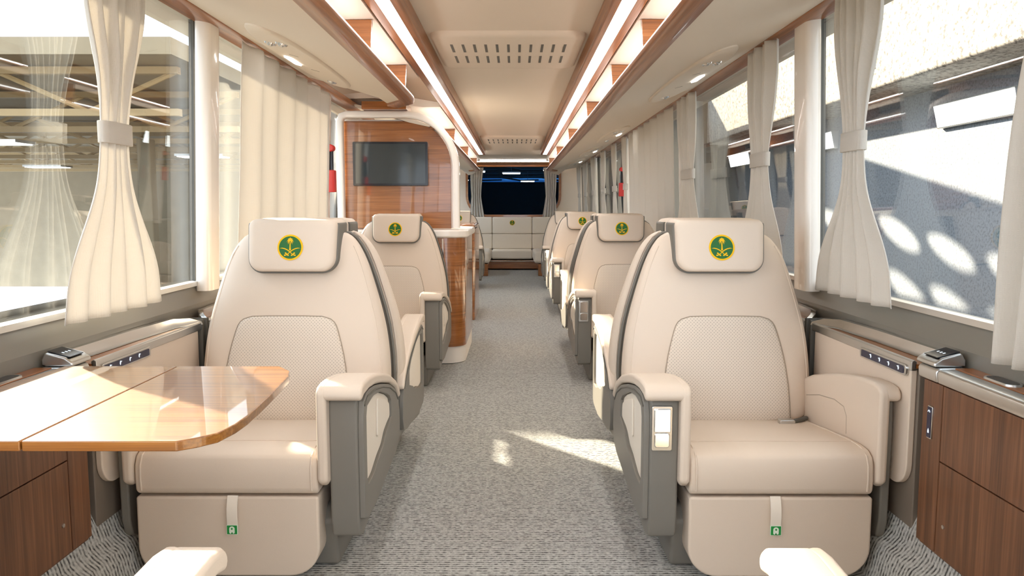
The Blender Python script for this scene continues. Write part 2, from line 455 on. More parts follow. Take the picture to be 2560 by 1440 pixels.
# rear wall with an arched wooden window frame
RY = 13.9
WX0, WX1, WZ0, WZ1 = -0.80, 0.80, 1.09, 1.93
def arch_rect(e, n=8):
    return rrect(WX0 - e, WX1 + e, WZ0 - e, WZ1 + e, [0.12 + e, 0.12 + e, 0.33 + e, 0.33 + e], n)
bm = bmesh.new()
inner = arch_rect(0.04); outer = []
for (x, z) in inner:
    cx_, cz_ = 0, 1.5; dx, dz = x - cx_, z - cz_
    t = min(1.25 / abs(dx) if dx else 9e9, (2.15 - cz_) / dz if dz > 0 else 9e9, (cz_ - 0.1) / -dz if dz < 0 else 9e9)
    outer.append((cx_ + dx * t, cz_ + dz * t))
def ring_prism_y(bm, outer, inner, lo, hi):
    return ring_prism(bm, outer, inner, lo, hi, lambda c, a, b: (a, c, b))
ring_prism_y(bm, outer, inner, RY, RY + 0.08); struct('wall_back', bm, CREAM, smooth=False)
bm = bmesh.new(); ring_prism_y(bm, arch_rect(0.045), arch_rect(0.0), RY - 0.04, RY + 0.02); rf = struct('window_20', bm, WALX, bevel=0.005)
bm = bmesh.new(); prism(bm, arch_rect(0.002), RY + 0.0, RY + 0.008, 'y'); obj('rear_pane', bm, GLASSR, rf, smooth=False)
for s in (-1, 1):   # wall corners beside the rear window (outer ring leaves them open)
    pass

# rear header: wood band and glowing cove lamp
bm = BX(-0.98, 0.98, 13.66, 13.74, 1.945, 1.995); obj_h = struct('trim_30', bm, WALX, bevel=0.004)
lamp = thing('cove_lamp', 'long white glowing cove light across the rear wall above the window', 'light', (0, 13.62, 2.0))
obj('diffuser', BX(-0.95, 0.95, -0.035, 0.05, 0.002, 0.034), LIGHT, lamp, smooth=False)
obj('housing', BX(-0.97, 0.97, -0.03, 0.06, -0.004, 0.001), WHITE, lamp, bevel=0.004)

# ------------------------------------------------------------------ ceiling light strips with wooden rails
for s, nm in ((-1, 'left'), (1, 'right')):
    t = thing('ceiling_light', 'long white light strip with wooden rails on the %s side of the ceiling' % nm, 'ceiling light', (0, 0, 1.9), 'ceiling light strips')
    x = lambda a: s * a
    obj('diffuser', BX(x(0.394), x(0.444), -0.9, 10.35, 0.006, 0.02), LIGHT, t, smooth=False)
    bm = PR([(x(0.359), 0.065), (x(0.361), 0.006), (x(0.368), 0.0), (x(0.394), 0.0), (x(0.394), 0.065)], -0.9, 10.4, 'y'); obj('inner_rail', bm, WALY, t, bevel=0.002)
    bm = PR([(x(0.444), 0.065), (x(0.444), 0.0), (x(0.478), -0.002), (x(0.486), 0.006), (x(0.486), 0.065)], -0.9, 10.4, 'y'); obj('outer_rail', bm, WALY, t, bevel=0.002)

# ------------------------------------------------------------------ overhead luggage racks
def shelf_z(x): return 1.757 + (abs(x) - 0.55) / (1.16 - 0.55) * 0.168
def rack(s, y0, y1, lab, divs, endcurve=0.0):
    t = thing('luggage_rack', lab, 'luggage rack', (0, 0, 0), 'overhead luggage racks')
    X = lambda a: s * a
    ys = [y0 + (y1 - y0) * i / 40 for i in range(41)]
    if y0 > 5: ys = [y0, y0 + 0.02, y0 + 0.06, y0 + .15] + ys[2:]
    def dx(y):    # nose narrows towards rounded ends
        e = 0.0
        for q, L in ((y1, 0.30),):
            d = abs(y - q)
            if d < L: e = 0.10 * (1 - math.sqrt(max(0, 1 - (1 - d / L) ** 2)))
        return e
    bot = [(0.55, 1.757), (0.70, 1.790), (0.90, 1.850), (1.08, 1.900), (1.165, 1.918), (1.165, 1.935), (0.9, 1.875), (0.70, 1.815), (0.56, 1.775)]
    loft(bm := bmesh.new(), [[(X(a + dx(y) if a < 0.6 else a), y, b) for a, b in bot] for y in ys]); obj('underside_panel', bm, CREAM, t, ang=50)
    nose = [(0.556, 1.752), (0.554, 1.745), (0.52, 1.739), (0.495, 1.737), (0.482, 1.741), (0.475, 1.750), (0.478, 1.762), (0.49, 1.768), (0.53, 1.770), (0.556, 1.770)]
    loft(bm := bmesh.new(), [[(X(a + dx(y)), y, b) for a, b in nose] for y in ys]); obj('wooden_nose_rail', bm, WALY, t, ang=70)
    loft(bm := bmesh.new(), [[(X(a), y, b) for a, b in ((0.486, 1.895), (0.486, 1.925), (0.95, 2.0), (1.15, 1.98), (1.15, 1.95), (0.93, 1.955), (0.70, 1.905), (0.60, 1.893))] for y in (y0, y1)]); obj('white_upper_lining', bm, WHITE, t, ang=50)
    obj('hidden_light_strip', BX(X(0.545), X(0.575), y0 + 0.02, y1 - 0.35, 1.7805, 1.785), LIGHT3, t, smooth=False)
    for q in divs:
        bm = PR([(X(0.505), 1.770), (X(0.497), 1.893), (X(0.60), 1.892), (X(0.85), 1.935), (X(0.85), 1.862), (X(0.70), 1.816), (X(0.56), 1.776)], q, q + 0.025, 'y'); obj('divider', bm, WALX, t, bevel=0.002)
    return t
DV = [2.95, 3.86, 5.18, 6.93, 8.90, 10.9]
rack(1, -0.9, 11.6, 'long overhead rack with walnut nose rail on the right side above the windows', [0.9, 1.8] + DV)
rack(-1, -0.9, 4.25, 'overhead rack with walnut nose rail on the left, ending above the screen partition', [0.9, 1.8] + DV[:2])
rack(-1, 5.45, 11.6, 'overhead rack with walnut nose rail on the left behind the screen partition', DV[3:])
for s in (-1, 1):   # end of the racks: curved panel down to the rear wall
    bm = bmesh.new(); rings = []
    for i in range(13):
        t_ = i / 12; y = 11.6 + t_ * 2.1
        rings.append([(s*(0.565 + 0.22*t_*t_), y, 1.757 + .02*t_), (s*0.90, y, 1.850 + .02*t_), (s*1.165, y, 1.918), (s*1.165, y, 2.05), (s*(0.6 + 0.22*t_*t_), y, 2.05)])
    loft(bm, rings); tag(obj('rack_end_panel', bm, CREAM, ang=50), 'curved cream panel ending the %s overhead rack by the rear window' % ('left' if s < 0 else 'right'), 'panel')

# pods with air nozzles and reading lamp under the racks
def service_pod(s, yc, L, lab, W=0.115):
    xc = 0.885; ang = math.atan2(0.168, 0.61)
    t = thing('service_pod', lab, 'reading light', (s * xc, yc, shelf_z(xc) - 0.004), 'overhead service pods')
    t.rotation_euler = (0, -s * ang, 0)
    pts = []
    N = 40
    for i in range(N):
        a = 2 * PI * i / N; c, d = math.cos(a), math.sin(a)
        px = W * math.copysign(abs(c) ** 0.75, c); py = L / 2 * math.copysign(abs(d) ** 0.62, d)
        px = px * (1 - 0.12 * (py / (L / 2)) ** 2)
        pts.append((s * px, py))
    loft(bm := bmesh.new(), [[(a * q, b * q if q > .9 else b * q, z) for a, b in pts] for q, z in ((1.0, 0.02), (1.0, -0.006), (0.965, -0.013), (0.90, -0.014))]); obj('pod_cover', bm, CREAM, t, ang=60)
    for (nx, ny) in ((-0.03, -L * 0.34), (0.035, -L * 0.29), (0.0, L * 0.36)):
        bm = bmesh.new(); disc(bm, (s * nx, ny, -0.012), 0.026, -0.008, 'z', 24, 0, 0.020); nz = obj('air_nozzle', bm, CHROME, t)
        bm = bmesh.new(); disc(bm, (s * nx, ny, -0.019), 0.012, -0.006, 'z', 18, 0, 0.008); obj('nozzle_core', bm, BRUSH, nz)
    bm = bmesh.new(); prism(bm, rrect(s*0.055 - 0.016, s*0.055 + 0.016, -0.10, 0.085, 0.012, 4), -0.020, -0.012, 'z'); obj('reading_lamp', bm, LIGHT2, t, smooth=False)
    for q_ in (L*0.12, -L*0.14): obj('cover_seam', BX(-0.02, 0.02, q_, q_ + 0.0015, -0.0150, -0.0138), TAUPE, t, smooth=False)
service_pod(1, 3.98, 1.55, 'oval overhead pod with air nozzles, right side, nearest the camera')
service_pod(-1, 3.5, 1.35, 'oval overhead pod with air nozzles, left side, nearest the camera')
service_pod(1, 6.95, 1.3, 'oval overhead pod on the right rack, second from the camera')
service_pod(1, 9.0, 1.3, 'oval overhead pod on the right rack, third from the camera')
service_pod(1, 11.0, 1.1, 'oval overhead pod on the right rack, farthest from the camera')

# ceiling air outlets
def air_outlet(yc, depth, lab):
    t = thing('ceiling_air_vent', lab, 'air vent', (0, yc, 1.965), 'ceiling air vents')
    h = depth / 2
    loft(bm := bmesh.new(), [[(a * q, b * q2, z) for a, b in rrect(-0.345, 0.345, -h, h, 0.07, 6)] for q, q2, z in ((1, 1, 0.0), (0.995, 0.99, -0.012), (0.965, 0.95, -0.020), (0.93, 0.90, -0.022))])
    obj('vent_cover', bm, CREAM, t, ang=60)
    for r in (0, 1):
        for c in range(11):
            x = -0.26 + c * 0.052; y = -h * 0.56 + r * h * 0.66
            bm = BX(x - 0.006, x + 0.006, y, y + h * 0.42, -0.0232, -0.018); obj('vent_slot', bm, DGREY, t, smooth=False)
air_outlet(3.87, 0.82, 'cream ceiling air vent with two rows of slots, nearer one')
air_outlet(8.8, 0.95, 'cream ceiling air vent with two rows of slots, farther one near the rear')

# ================================================================== SEATS
WT = [(0.46, 0.305), (0.52, 0.322), (0.62, 0.327), (0.72, 0.320), (0.80, 0.308), (0.88, 0.287), (0.96, 0.263), (1.03, 0.238), (1.08, 0.210), (1.11, 0.180), (1.125, 0.135)]
def bfy(z): return 2.575 + (z - 0.46) * 0.19 if z < 1.05 else 2.575 + 0.59 * 0.19 + (z - 1.05) * 0.6
XC, YP = 0.735, 2.84

def palm_emblem(cx, yf, cz, R, T, slope=0.0):
    """disc facing -y in seat space, built from ring, field, palm and crossed swords"""
    bm = bmesh.new()
    def lay(pts, y0, y1, mi): prism(bm, [(cx + a * R, cz + b * R) for a, b in pts], y0, y1, 'y', mi, (lambda x, y, z: T(x, y + slope * (z - cz), z)))
    circ = lambda r, n=40: [(r * math.cos(2*PI*i/n), r * math.sin(2*PI*i/n)) for i in range(n)]
    lay(circ(1.0), yf, yf - 0.0020, 1); lay(circ(0.87), yf - 0.0019, yf - 0.0026, 0)
    y0, y1 = yf - 0.0024, yf - 0.0034
    lay([(-0.035, 0.42), (0.035, 0.42), (0.045, 0.0), (0.075, -0.22), (-0.075, -0.22), (-0.045, 0.0)], y0, y1, 1)
    for k_, a in enumerate(range(-144, 145, 24)):                      # fronds
        an = math.radians(90 + a); L = 0.29 - 0.03 * (k_ % 2); c_, n_ = math.cos(an), math.sin(an)
        mid = (L*.55*c_, 0.54 + L*.55*n_ + 0.03); end = (L*c_, 0.54 + L*n_ - 0.05 - 0.04 * abs(c_))
        nx, ny = -n_*0.032, c_*0.032
        lay([(-nx*.5, 0.54 - ny*.5), (mid[0] - nx, mid[1] - ny), end, (mid[0] + nx, mid[1] + ny), (nx*.5, 0.54 + ny*.5)], y0, y1 - k_*2e-6, 1)
    for s in (-1, 1):                                  # curved swords
        c = [(0.80, -0.06), (0.62, -0.05), (0.42, -0.09), (0.22, -0.18), (0.02, -0.33), (-0.14, -0.48), (-0.28, -0.60)]
        wd = [0.004, 0.028, 0.038, 0.042, 0.042, 0.034, 0.03]
        up = [(s * x, z + w_) for (x, z), w_ in zip(c, wd)]; dn = [(s * x, z - w_) for (x, z), w_ in zip(c, wd)]
        lay(up + dn[::-1], y0, y1 - 0.0001 * (s + 1), 1)
        for q in ((-0.40, -0.60), (-0.14, -0.60), (-0.34, -0.44)):
            lay([(s * q[0] + 0.06*math.cos(2*PI*i/12), q[1] + 0.06*math.sin(2*PI*i/12)) for i in range(12)], y0, y1 - 0.0002, 1)
        lay([(s*-0.17, -0.56), (s*-0.36, -0.63), (s*-0.40, -0.58), (s*-0.24, -0.50)], y0, y1 - 0.0003, 1)
        lay([(s*-0.20, -0.48), (s*-0.34, -0.40), (s*-0.37, -0.46), (s*-0.24, -0.55)], y0, y1 - 0.0003, 1)
    return bm

def make_seat(side, facing, label, group):
    """all shapes are given where the right-hand seat facing the camera stands, then mirrored"""
    root = thing('passenger_seat', label, 'seat', (side * XC, YP, FZ), group)
    T = lambda x, y, z: (side * (x - XC), facing * (y - YP), z - FZ)
    def P(name, pts, lo, hi, mat, axis='x', parent=root, **k): return obj(name, PR(pts, lo, hi, axis, T), mat, parent, **k)
    # pedestal
    P('pedestal', [(2.20, FZ), (2.16, 0.30), (2.20, 0.34), (2.74, 0.34), (2.76, FZ)], 0.486, 1.00, GREY, bevel=0.012)
    # seat cushion
    cush = [(2.66, 0.405), (2.66, 0.475), (2.50, 0.494), (2.35, 0.512), (2.24, 0.524), (2.17, 0.529), (2.125, 0.526), (2.10, 0.513), (2.09, 0.490), (2.087, 0.450), (2.090, 0.418), (2.10, 0.405)]
    c = P('seat_cushion', cush, 0.517, 1.027, LEA, bevel=0.018, seg=4, ang=25)
    seam = bmesh.new()
    for x in (0.5345, 1.0095):
        tube(seam, [T(x, y, z) for y, z in ((2.60, 0.4815), (2.35, 0.5125), (2.20, 0.5275), (2.14, 0.528), (2.102, 0.515), (2.088, 0.49), (2.0855, 0.45), (2.089, 0.418))], 0.0028, 6)
    tube(seam, [T(0.53, 2.20, 0.5278), T(1.01, 2.20, 0.5278)], 0.0016, 6)
    obj('cushion_piping', seam, LEA, c)
    # leg rest with rounded lower corners
    lr = rrect(0.518, 1.030, 0.165, 0.398, [0.008, 0.008, 0.085, 0.085], 8)
    l = P('leg_rest', lr, 2.095, 2.30, LEA, axis='y', bevel=0.014, seg=4, ang=40)
    st = bmesh.new()
    path = [(2.094, 0.402), (2.088, 0.39), (2.082, 0.37), (2.080, 0.345), (2.082, 0.322)]
    a = [(y - 0.0, z) for y, z in path] + [(y + 0.003, z) for y, z in path[::-1]]
    prism(st, a, 0.742, 0.772, 'x', 0, T); sp = obj('pull_strap', st, LEAG, root, bevel=0.0008, seg=1)
    tg = bmesh.new(); prism(tg, rrect(0.742, 0.773, 0.294, 0.322, 0.001, 1), 2.0815, 2.0845, 'y', 1, T)
    prism(tg, rrect(0.7435, 0.7715, 0.2955, 0.3205, 0.0008, 1), 2.0806, 2.0816, 'y', 0, T)
    ves = []
    for i in range(13):
        an = PI * i / 12; ves.append((0.7575 + 0.0075*math.cos(an), 0.3115 + 0.0065*math.sin(an)))
    ves = ves + [(0.750, 0.300), (0.752, 0.2975), (0.755, 0.2975), (0.7565, 0.3015), (0.7585, 0.3015), (0.760, 0.2975), (0.763, 0.2975), (0.765, 0.300)]
    prism(tg, ves, 2.0798, 2.0807, 'y', 1, T)
    prism(tg, [(0.7575 + 0.0025*math.cos(2*PI*i/10), 0.3115 + 0.003*math.sin(2*PI*i/10)) for i in range(10)], 2.0790, 2.0799, 'y', 0, T)
    tg_o = obj('life_jacket_tag', tg, [TAGG, TAGW], sp, smooth=False); tg_o['label'] = 'green square tag with white life jacket symbol'
    # backrest
    WS = 1.0 if facing > 0 else 1.045
    zs = [0.46, 0.49, 0.54, 0.60, 0.66, 0.72, 0.78, 0.84, 0.90, 0.95, 1.00, 1.04, 1.07, 1.095, 1.112, 1.125]
    rings = []; N = 44; E = 4.2
    for z in zs:
        w_ = smooth_tab(WT, z) * WS; f = bfy(z); b_ = 2.80; h = (b_ - f) / 2; cy = (b_ + f) / 2
        if z == 0.46: w_ *= 0.96
        rg = []
        for i in range(N):
            an = 2 * PI * i / N; cs, sn = math.cos(an), math.sin(an)
            rg.append(T(XC + w_ * math.copysign(abs(cs) ** (2/E), cs), cy + h * math.copysign(abs(sn) ** (2/3.2), sn), z))
        rings.append(rg)
    top = [T(XC + 0.06 * math.cos(2*PI*i/N), 2.77 + 0.015*math.sin(2*PI*i/N), 1.131) for i in range(N)]
    rings.append(top)
    bk = obj('backrest', loft(bmesh.new(), rings), LEA, root, sub=1)
    def fy(x, z):
        w_ = smooth_tab(WT, z) * WS; f = bfy(z); h = (2.80 - f) / 2
        u = min(0.999, abs(x - XC) / w_)
        return (2.80 + f) / 2 - h * (1 - u ** E) ** (1/3.2)
    # perforated centre panel
    hw = [(0.50, 0.218), (0.60, 0.213), (0.70, 0.198), (0.78, 0.177), (0.805, 0.167), (0.822, 0.150), (0.831, 0.12)]
    out = []
    zz = [0.485, 0.54, 0.60, 0.66, 0.70, 0.74, 0.78, 0.80, 0.812, 0.822, 0.828, 0.831]
    for z in zz: out.append((XC + smooth_tab(hw, z), z))
    for x in (0.06, 0.03, 0, -0.03, -0.06): out.append((XC + x, 0.8325))
    for z in zz[::-1]: out.append((XC - smooth_tab(hw, z), z))
    for x in (-0.1, -0.05, 0, 0.05, 0.1): out.append((XC + x, 0.478))
    out = [(a * 1.0 + 0.018, b) for a, b in out]
    cxz = (XC + 0.018, 0.64); pm = bmesh.new(); rr = []
    for q, o_ in ((1.0, 0.004), (0.985, -0.004), (0.95, -0.007), (0.75, -0.009), (0.5, -0.010), (0.25, -0.010)):
        rr.append([T(cxz[0] + (a - cxz[0]) * q, fy(cxz[0] + (a - cxz[0]) * q, cxz[1] + (b - cxz[1]) * q) + o_, cxz[1] + (b - cxz[1]) * q) for a, b in out])
    loft(pm, rr, cap=False); pm.faces.new([pm.verts[:][-len(out):][i] for i in range(len(out))])
    obj('perforated_panel', pm, PERF, root, ang=60)
    sm = bmesh.new(); tube(sm, [T(a, fy(a, b) - 0.0005, b) for a, b in out if b > 0.48], 0.0018, 6); obj('panel_seam', sm, SEAM, bk)
    # side seams and grey piping round the rim of the backrest
    pp = bmesh.new()
    rim = [(XC + smooth_tab(WT, z), z) for z in zs[1:-1]] + [(XC - smooth_tab(WT, z), z) for z in zs[1:-1][::-1]]
    tube(pp, [T(XC + (a - XC) * 0.995, 2.797, b) for a, b in rim], 0.0066 if facing > 0 else 0.004, 8); obj('rim_piping', pp, PIPE if facing > 0 else LEA, root)
    for s2 in (-1, 1):
        sm2 = bmesh.new()
        tube(sm2, [T(XC + s2 * smooth_tab(WT, z) * 0.93, fy(XC + smooth_tab(WT, z) * 0.93, z) + 0.0006, z) for z in zs[2:-3]], 0.002, 6)
        obj('bolster_seam', sm2, LEA, bk)
    bs = bmesh.new()
    loft(bs, [[T(XC + (a - XC) * q, y, 0.46 + (b - 0.46) * q) for a, b in rim] for q, y in ((0.975, 2.80), (0.97, 2.810), (0.92, 2.822))]); obj('back_shell', bs, GREY, root, ang=50)
    # headrest
    hx = XC - 0.005; hz0, hz1 = 0.985, 1.158
    def hout(e=0.0):
        o_ = rrect(hx - 0.152 - e, hx + 0.152 + e, hz0 - e, hz1 + e * 0.2, [0.018, 0.018, 0.045 + e, 0.045 + e], 8)
        res = []
        for a, b in o_:
            t_ = (b - hz0) / (hz1 - hz0); b2 = b + (0.017 * (1 - ((a - hx) / 0.152) ** 2) if b > 1.1 else 0) * max(0, (t_ - 0.5) * 2)
            res.append((hx + (a - hx) * (0.965 + 0.035 * t_), b2))
        return res
    H = hout(); hc = 1.07
    rr = []
    for q, y, dz in ((0.5, 2.6215, 0), (0.85, 2.6225, 0), (0.95, 2.625, 0), (0.985, 2.632, 0), (1.0, 2.645, 0), (1.0, 2.70, 0.002), (1.0, 2.77, 0.004), (0.95, 2.785, 0.0)):
        rr.append([T(hx + (a - hx) * q, y + 0.035 * (hc + (b - hc) * q - hz0) / 0.18, hc + (b - hc) * q + dz) for a, b in H])
    hb = obj('headrest', loft(bmesh.new(), rr), LEA, root, ang=60)
    G = [p for p in hout(0.0065)]
    gr = bmesh.new(); loft(gr, [[T(hx + (a - hx) * q, y + 0.035 * (b - hz0) / 0.18, min(b, 1.15)) for a, b in G] for q, y in ((0.985, 2.648), (1.0, 2.652), (1.0, 2.765), (0.98, 2.775))]); obj('headrest_rim', gr, PIPE, hb, ang=60)
    em = palm_emblem(hx + 0.003, 2.6376, 1.068, 0.0435, T, 0.035 / 0.18)
    em_o = obj('palm_emblem', em, [GREEN, YEL], hb, smooth=False); em_o['label'] = 'round green emblem with gold palm and crossed swords'
    # armrests
    shell = [(2.115, 0.335), (2.11, 0.60), (2.125, 0.672), (2.18, 0.692), (2.30, 0.692), (2.44, 0.672), (2.58, 0.636), (2.70, 0.585), (2.775, 0.525), (2.80, 0.455), (2.80, 0.375), (2.76, 0.335), (2.55, 0.318), (2.30, 0.295), (2.16, 0.285)]
    lshell = [(2.115, 0.32), (2.112, 0.60), (2.115, 0.664), (2.13, 0.680), (2.20, 0.684), (2.30, 0.674), (2.42, 0.652), (2.58, 0.615), (2.70, 0.572), (2.785, 0.515), (2.80, 0.33), (2.55, 0.305), (2.30, 0.270), (2.17, 0.256), (2.13, 0.270)]
    pad = [(2.078, 0.680), (2.080, 0.700), (2.095, 0.713), (2.13, 0.7175), (2.20, 0.7155), (2.30, 0.7035), (2.42, 0.6815), (2.58, 0.642), (2.70, 0.597), (2.765, 0.560), (2.79, 0.530),
           (2.78, 0.512), (2.70, 0.570), (2.58, 0.613), (2.42, 0.650), (2.30, 0.672), (2.20, 0.682), (2.12, 0.681), (2.09, 0.674)]
    inner = [(2.078, 0.445), (2.078, 0.685), (2.080, 0.700), (2.095, 0.713), (2.13, 0.7175), (2.20, 0.7155), (2.30, 0.7035), (2.42, 0.6815), (2.58, 0.642), (2.70, 0.597), (2.72, 0.43), (2.10, 0.43)]
    for nm, xo, xi in (('aisle', 0.392, 0.515), ('window', 1.084, 1.030)):
        d = 1 if xi > xo else -1
        if facing < 0 and nm == 'aisle': xi = 0.478
        bm = bmesh.new()
        prism(bm, [(a, b - 0.0006) for a, b in pad], xo - 0.004 * d, xi - 0.014 * d, 'x', 0, T)
        am = obj('armrest', bm, LEA, root, bevel=0.010, seg=4, ang=40)
        bm = bmesh.new(); prism(bm, inner, xi - 0.028 * d, xi + 0.001 * d, 'x', 0, T); obj('armrest_lining', bm, LEA, am, bevel=0.011, seg=4, ang=40)
        if nm == 'window' or True:
            bm = bmesh.new(); xs = xi + 0.0005 * d
            tube(bm, [T(xs, y, z) for y, z in ((2.61, 0.565), (2.50, 0.592), (2.38, 0.607), (2.31, 0.602), (2.288, 0.578), (2.285, 0.525))], 0.0016, 6); obj('lining_seam', bm, SEAM, am)
        # grey shell with an opening showing the leather inside
        rsz = lambda p, q, cy=2.45, cz=0.49: (cy + (p[0] - cy) * q, cz + (p[1] - cz) * q)
        if nm == 'aisle':
            core = bmesh.new(); prism(core, lshell, xo + 0.016, 0.489, 'x', 0, T); sh = obj('arm_shell', core, GREY, root, bevel=0.008, seg=3, ang=30)
            M = 48
            def resample(poly, cy, cz):
                res = []
                for i in range(M):
                    an = 2 * PI * i / M; dy, dz = math.cos(an), math.sin(an); best = 0
                    for (a1, b1), (a2, b2) in zip(poly, poly[1:] + poly[:1]):
                        ex, ez = a2 - a1, b2 - b1; den = dy * ez - dz * ex
                        if abs(den) < 1e-12: continue
                        t_ = ((a1 - cy) * ez - (b1 - cz) * ex) / den; u = ((a1 - cy) * dz - (b1 - cz) * dy) / den
                        if t_ > 0 and -1e-9 <= u <= 1 + 1e-9: best = max(best, t_)
                    res.append((cy + dy * best, cz + dz * best))
                return res
            hole = round_poly([(2.165, 0.405), (2.165, 0.635), (2.28, 0.642), (2.40, 0.625), (2.52, 0.590), (2.60, 0.558), (2.605, 0.485), (2.50, 0.468), (2.44, 0.440), (2.36, 0.430), (2.26, 0.405)], 0.018)
            side_out = [(2.125, 0.31), (2.12, 0.60), (2.13, 0.658), (2.16, 0.674), (2.20, 0.678), (2.30, 0.668), (2.42, 0.646), (2.58, 0.608), (2.70, 0.564), (2.768, 0.515), (2.793, 0.455), (2.793, 0.38), (2.755, 0.342), (2.55, 0.326), (2.30, 0.303)]
            cc = (2.38, 0.52)
            bm = bmesh.new(); ring_prism(bm, resample(side_out, *cc), resample(hole, *cc), xo + 0.017, xo, T); obj('side_frame', bm, GREY, sh, bevel=0.003, seg=2, ang=40)
            bm = bmesh.new(); prism(bm, [(2.38 + (a - 2.38) * 0.99, 0.52 + (b - 0.52) * 0.99) for a, b in hole], xo + 0.017, xo + 0.010, 'x', 0, T); obj('side_inset', bm, LEAG, sh, bevel=0.003, seg=2)
            bm = bmesh.new(); prism(bm, round_poly([(2.36, 0.49), (2.37, 0.612), (2.50, 0.578), (2.585, 0.542), (2.59, 0.495), (2.48, 0.486)], 0.015), xo + 0.010, xo + 0.004, 'x', 0, T); obj('inset_pad', bm, LEAG, sh, bevel=0.002, seg=2)
            bm = bmesh.new(); tube(bm, [T(xo - 0.0005, y, z) for y, z in ((2.135, 0.648), (2.18, 0.664), (2.30, 0.656), (2.44, 0.631), (2.58, 0.596), (2.70, 0.551), (2.75, 0.515))], 0.0025, 6); obj('shell_groove', bm, DGREY, sh)
        else:
            core = bmesh.new(); prism(core, lshell, xo, xi + 0.028, 'x', 0, T); sh = obj('arm_shell', core, GREY, root, bevel=0.006, seg=3, ang=30)
        # chrome recline latch on the arm towards world -x for seats facing the camera
        if (nm == 'aisle') == (side * facing > 0) and (nm == 'aisle' or facing > 0):
            lx = 0.440 if nm == 'aisle' else 1.073; hwid = 0.029 if nm == 'aisle' else 0.013
            bm = bmesh.new(); prism(bm, rrect(lx - hwid, lx + hwid, 0.528, 0.655, 0.006, 3), 2.104, 2.115, 'y', 0, T); lt = obj('recline_latch', bm, BRUSH, sh, bevel=0.002, seg=2)
            bm = bmesh.new(); prism(bm, rrect(lx - hwid*0.78, lx + hwid*0.80, 0.582, 0.648, 0.003, 2), 2.098, 2.106, 'y', 0, T); obj('latch_paddle', bm, CHROME, lt, bevel=0.002, seg=2)
            bm = bmesh.new(); prism(bm, rrect(lx - hwid*0.72, lx + hwid*0.74, 0.537, 0.580, 0.008, 3), 2.101, 2.106, 'y', 0, T); obj('latch_recess', bm, CHROME, lt, bevel=0.003, seg=2)
    # seat belt buckle and tongue
    bm = bmesh.new(); prism(bm, rrect(0.905, 0.955, 0.489, 0.506, 0.005, 3), 2.50, 2.53, 'y', 0, T); bu = obj('belt_buckle', bm, BRUSH, root, bevel=0.003)
    bm = bmesh.new(); tube(bm, [T(0.955, 2.52, 0.497), T(0.985, 2.54, 0.497), T(1.02, 2.58, 0.492)], 0.008, 8); obj('buckle_stem', bm, DGREY, bu)
    bm = bmesh.new(); prism(bm, rrect(0.520, 0.560, 0.484, 0.4935, 0.003, 2), 2.535, 2.56, 'y', 0, T); obj('belt_tongue', bm, BRUSH, root, bevel=0.002)
    return root

def dup(root, loc, label, group=None):
    r = root.copy(); COL.objects.link(r); r.location = loc; r['label'] = label
    if group: r['group'] = group
    def rec(src, dst):
        for ch in list(src.children):
            c = ch.copy(); COL.objects.link(c); c.parent = dst; rec(ch, c)
    rec(root, r); return r

G1 = 'seats facing the camera'; G2 = 'seats facing the rear window'
aR = make_seat(1, 1, 'large beige leather seat, front right, with chrome latch on its aisle arm', G1)
aL = make_seat(-1, 1, 'large beige leather seat, front left, behind the folding wooden table', G1)
bR = make_seat(1, -1, 'beige leather seat turned away, back to back with the front right seat', G2)
bL = make_seat(-1, -1, 'beige leather seat turned away, back to back with the front left seat', G2)
for r in (bR, bL): r.location.y = YP - 0.006
for r in (aR, aL): r.location.y = YP + 0.006
def at(side, y): return (side * XC, y, FZ)
dup(aR, at(1, YP + 2.49), 'beige leather seat facing the camera in the second row on the right', G1)
dR = dup(bR, at(1, YP + 2.62), 'beige leather seat turned away behind the second right-hand seat, grey shell visible', G2)
bm = bmesh.new(); zs_ = [0.46 + 0.665 * i / 20 for i in range(21)]
rim_ = [(smooth_tab(WT, z), z) for z in zs_] + [(-smooth_tab(WT, z), z) for z in zs_[::-1]]
loft(bm, [[(a * q, y, (b - FZ)) for a, b in rim_] for q, y in ((1.0, -0.13), (1.01, -0.125), (1.01, 0.03), (1.0, 0.035))]); obj('rear_shell_rim', bm, DGREY, dR, bevel=0.006)
dup(aR, at(1, YP + 5.50), 'beige leather seat facing the camera in the third row on the right', G1)
dup(bR, at(1, YP + 5.524), 'beige leather seat turned away behind the third right-hand seat', G2)
dup(aR, at(1, YP + 8.0), 'small-looking beige seat facing the camera in the fourth row on the right, farthest back', G1)
dup(aL, at(-1, YP + 2.33), 'beige leather seat facing the camera in front of the screen partition', G1)
dup(aL, at(-1, YP + 8.0), 'beige leather seat facing the camera at the far left, behind the walnut cabinets', G1)
dup(bR, at(1, 0.335), 'seat in the right foreground, only its sunlit armrest end in view', G2)
dup(bL, at(-1, 0.335), 'seat in the left foreground, only its sunlit armrest end in view', G2)

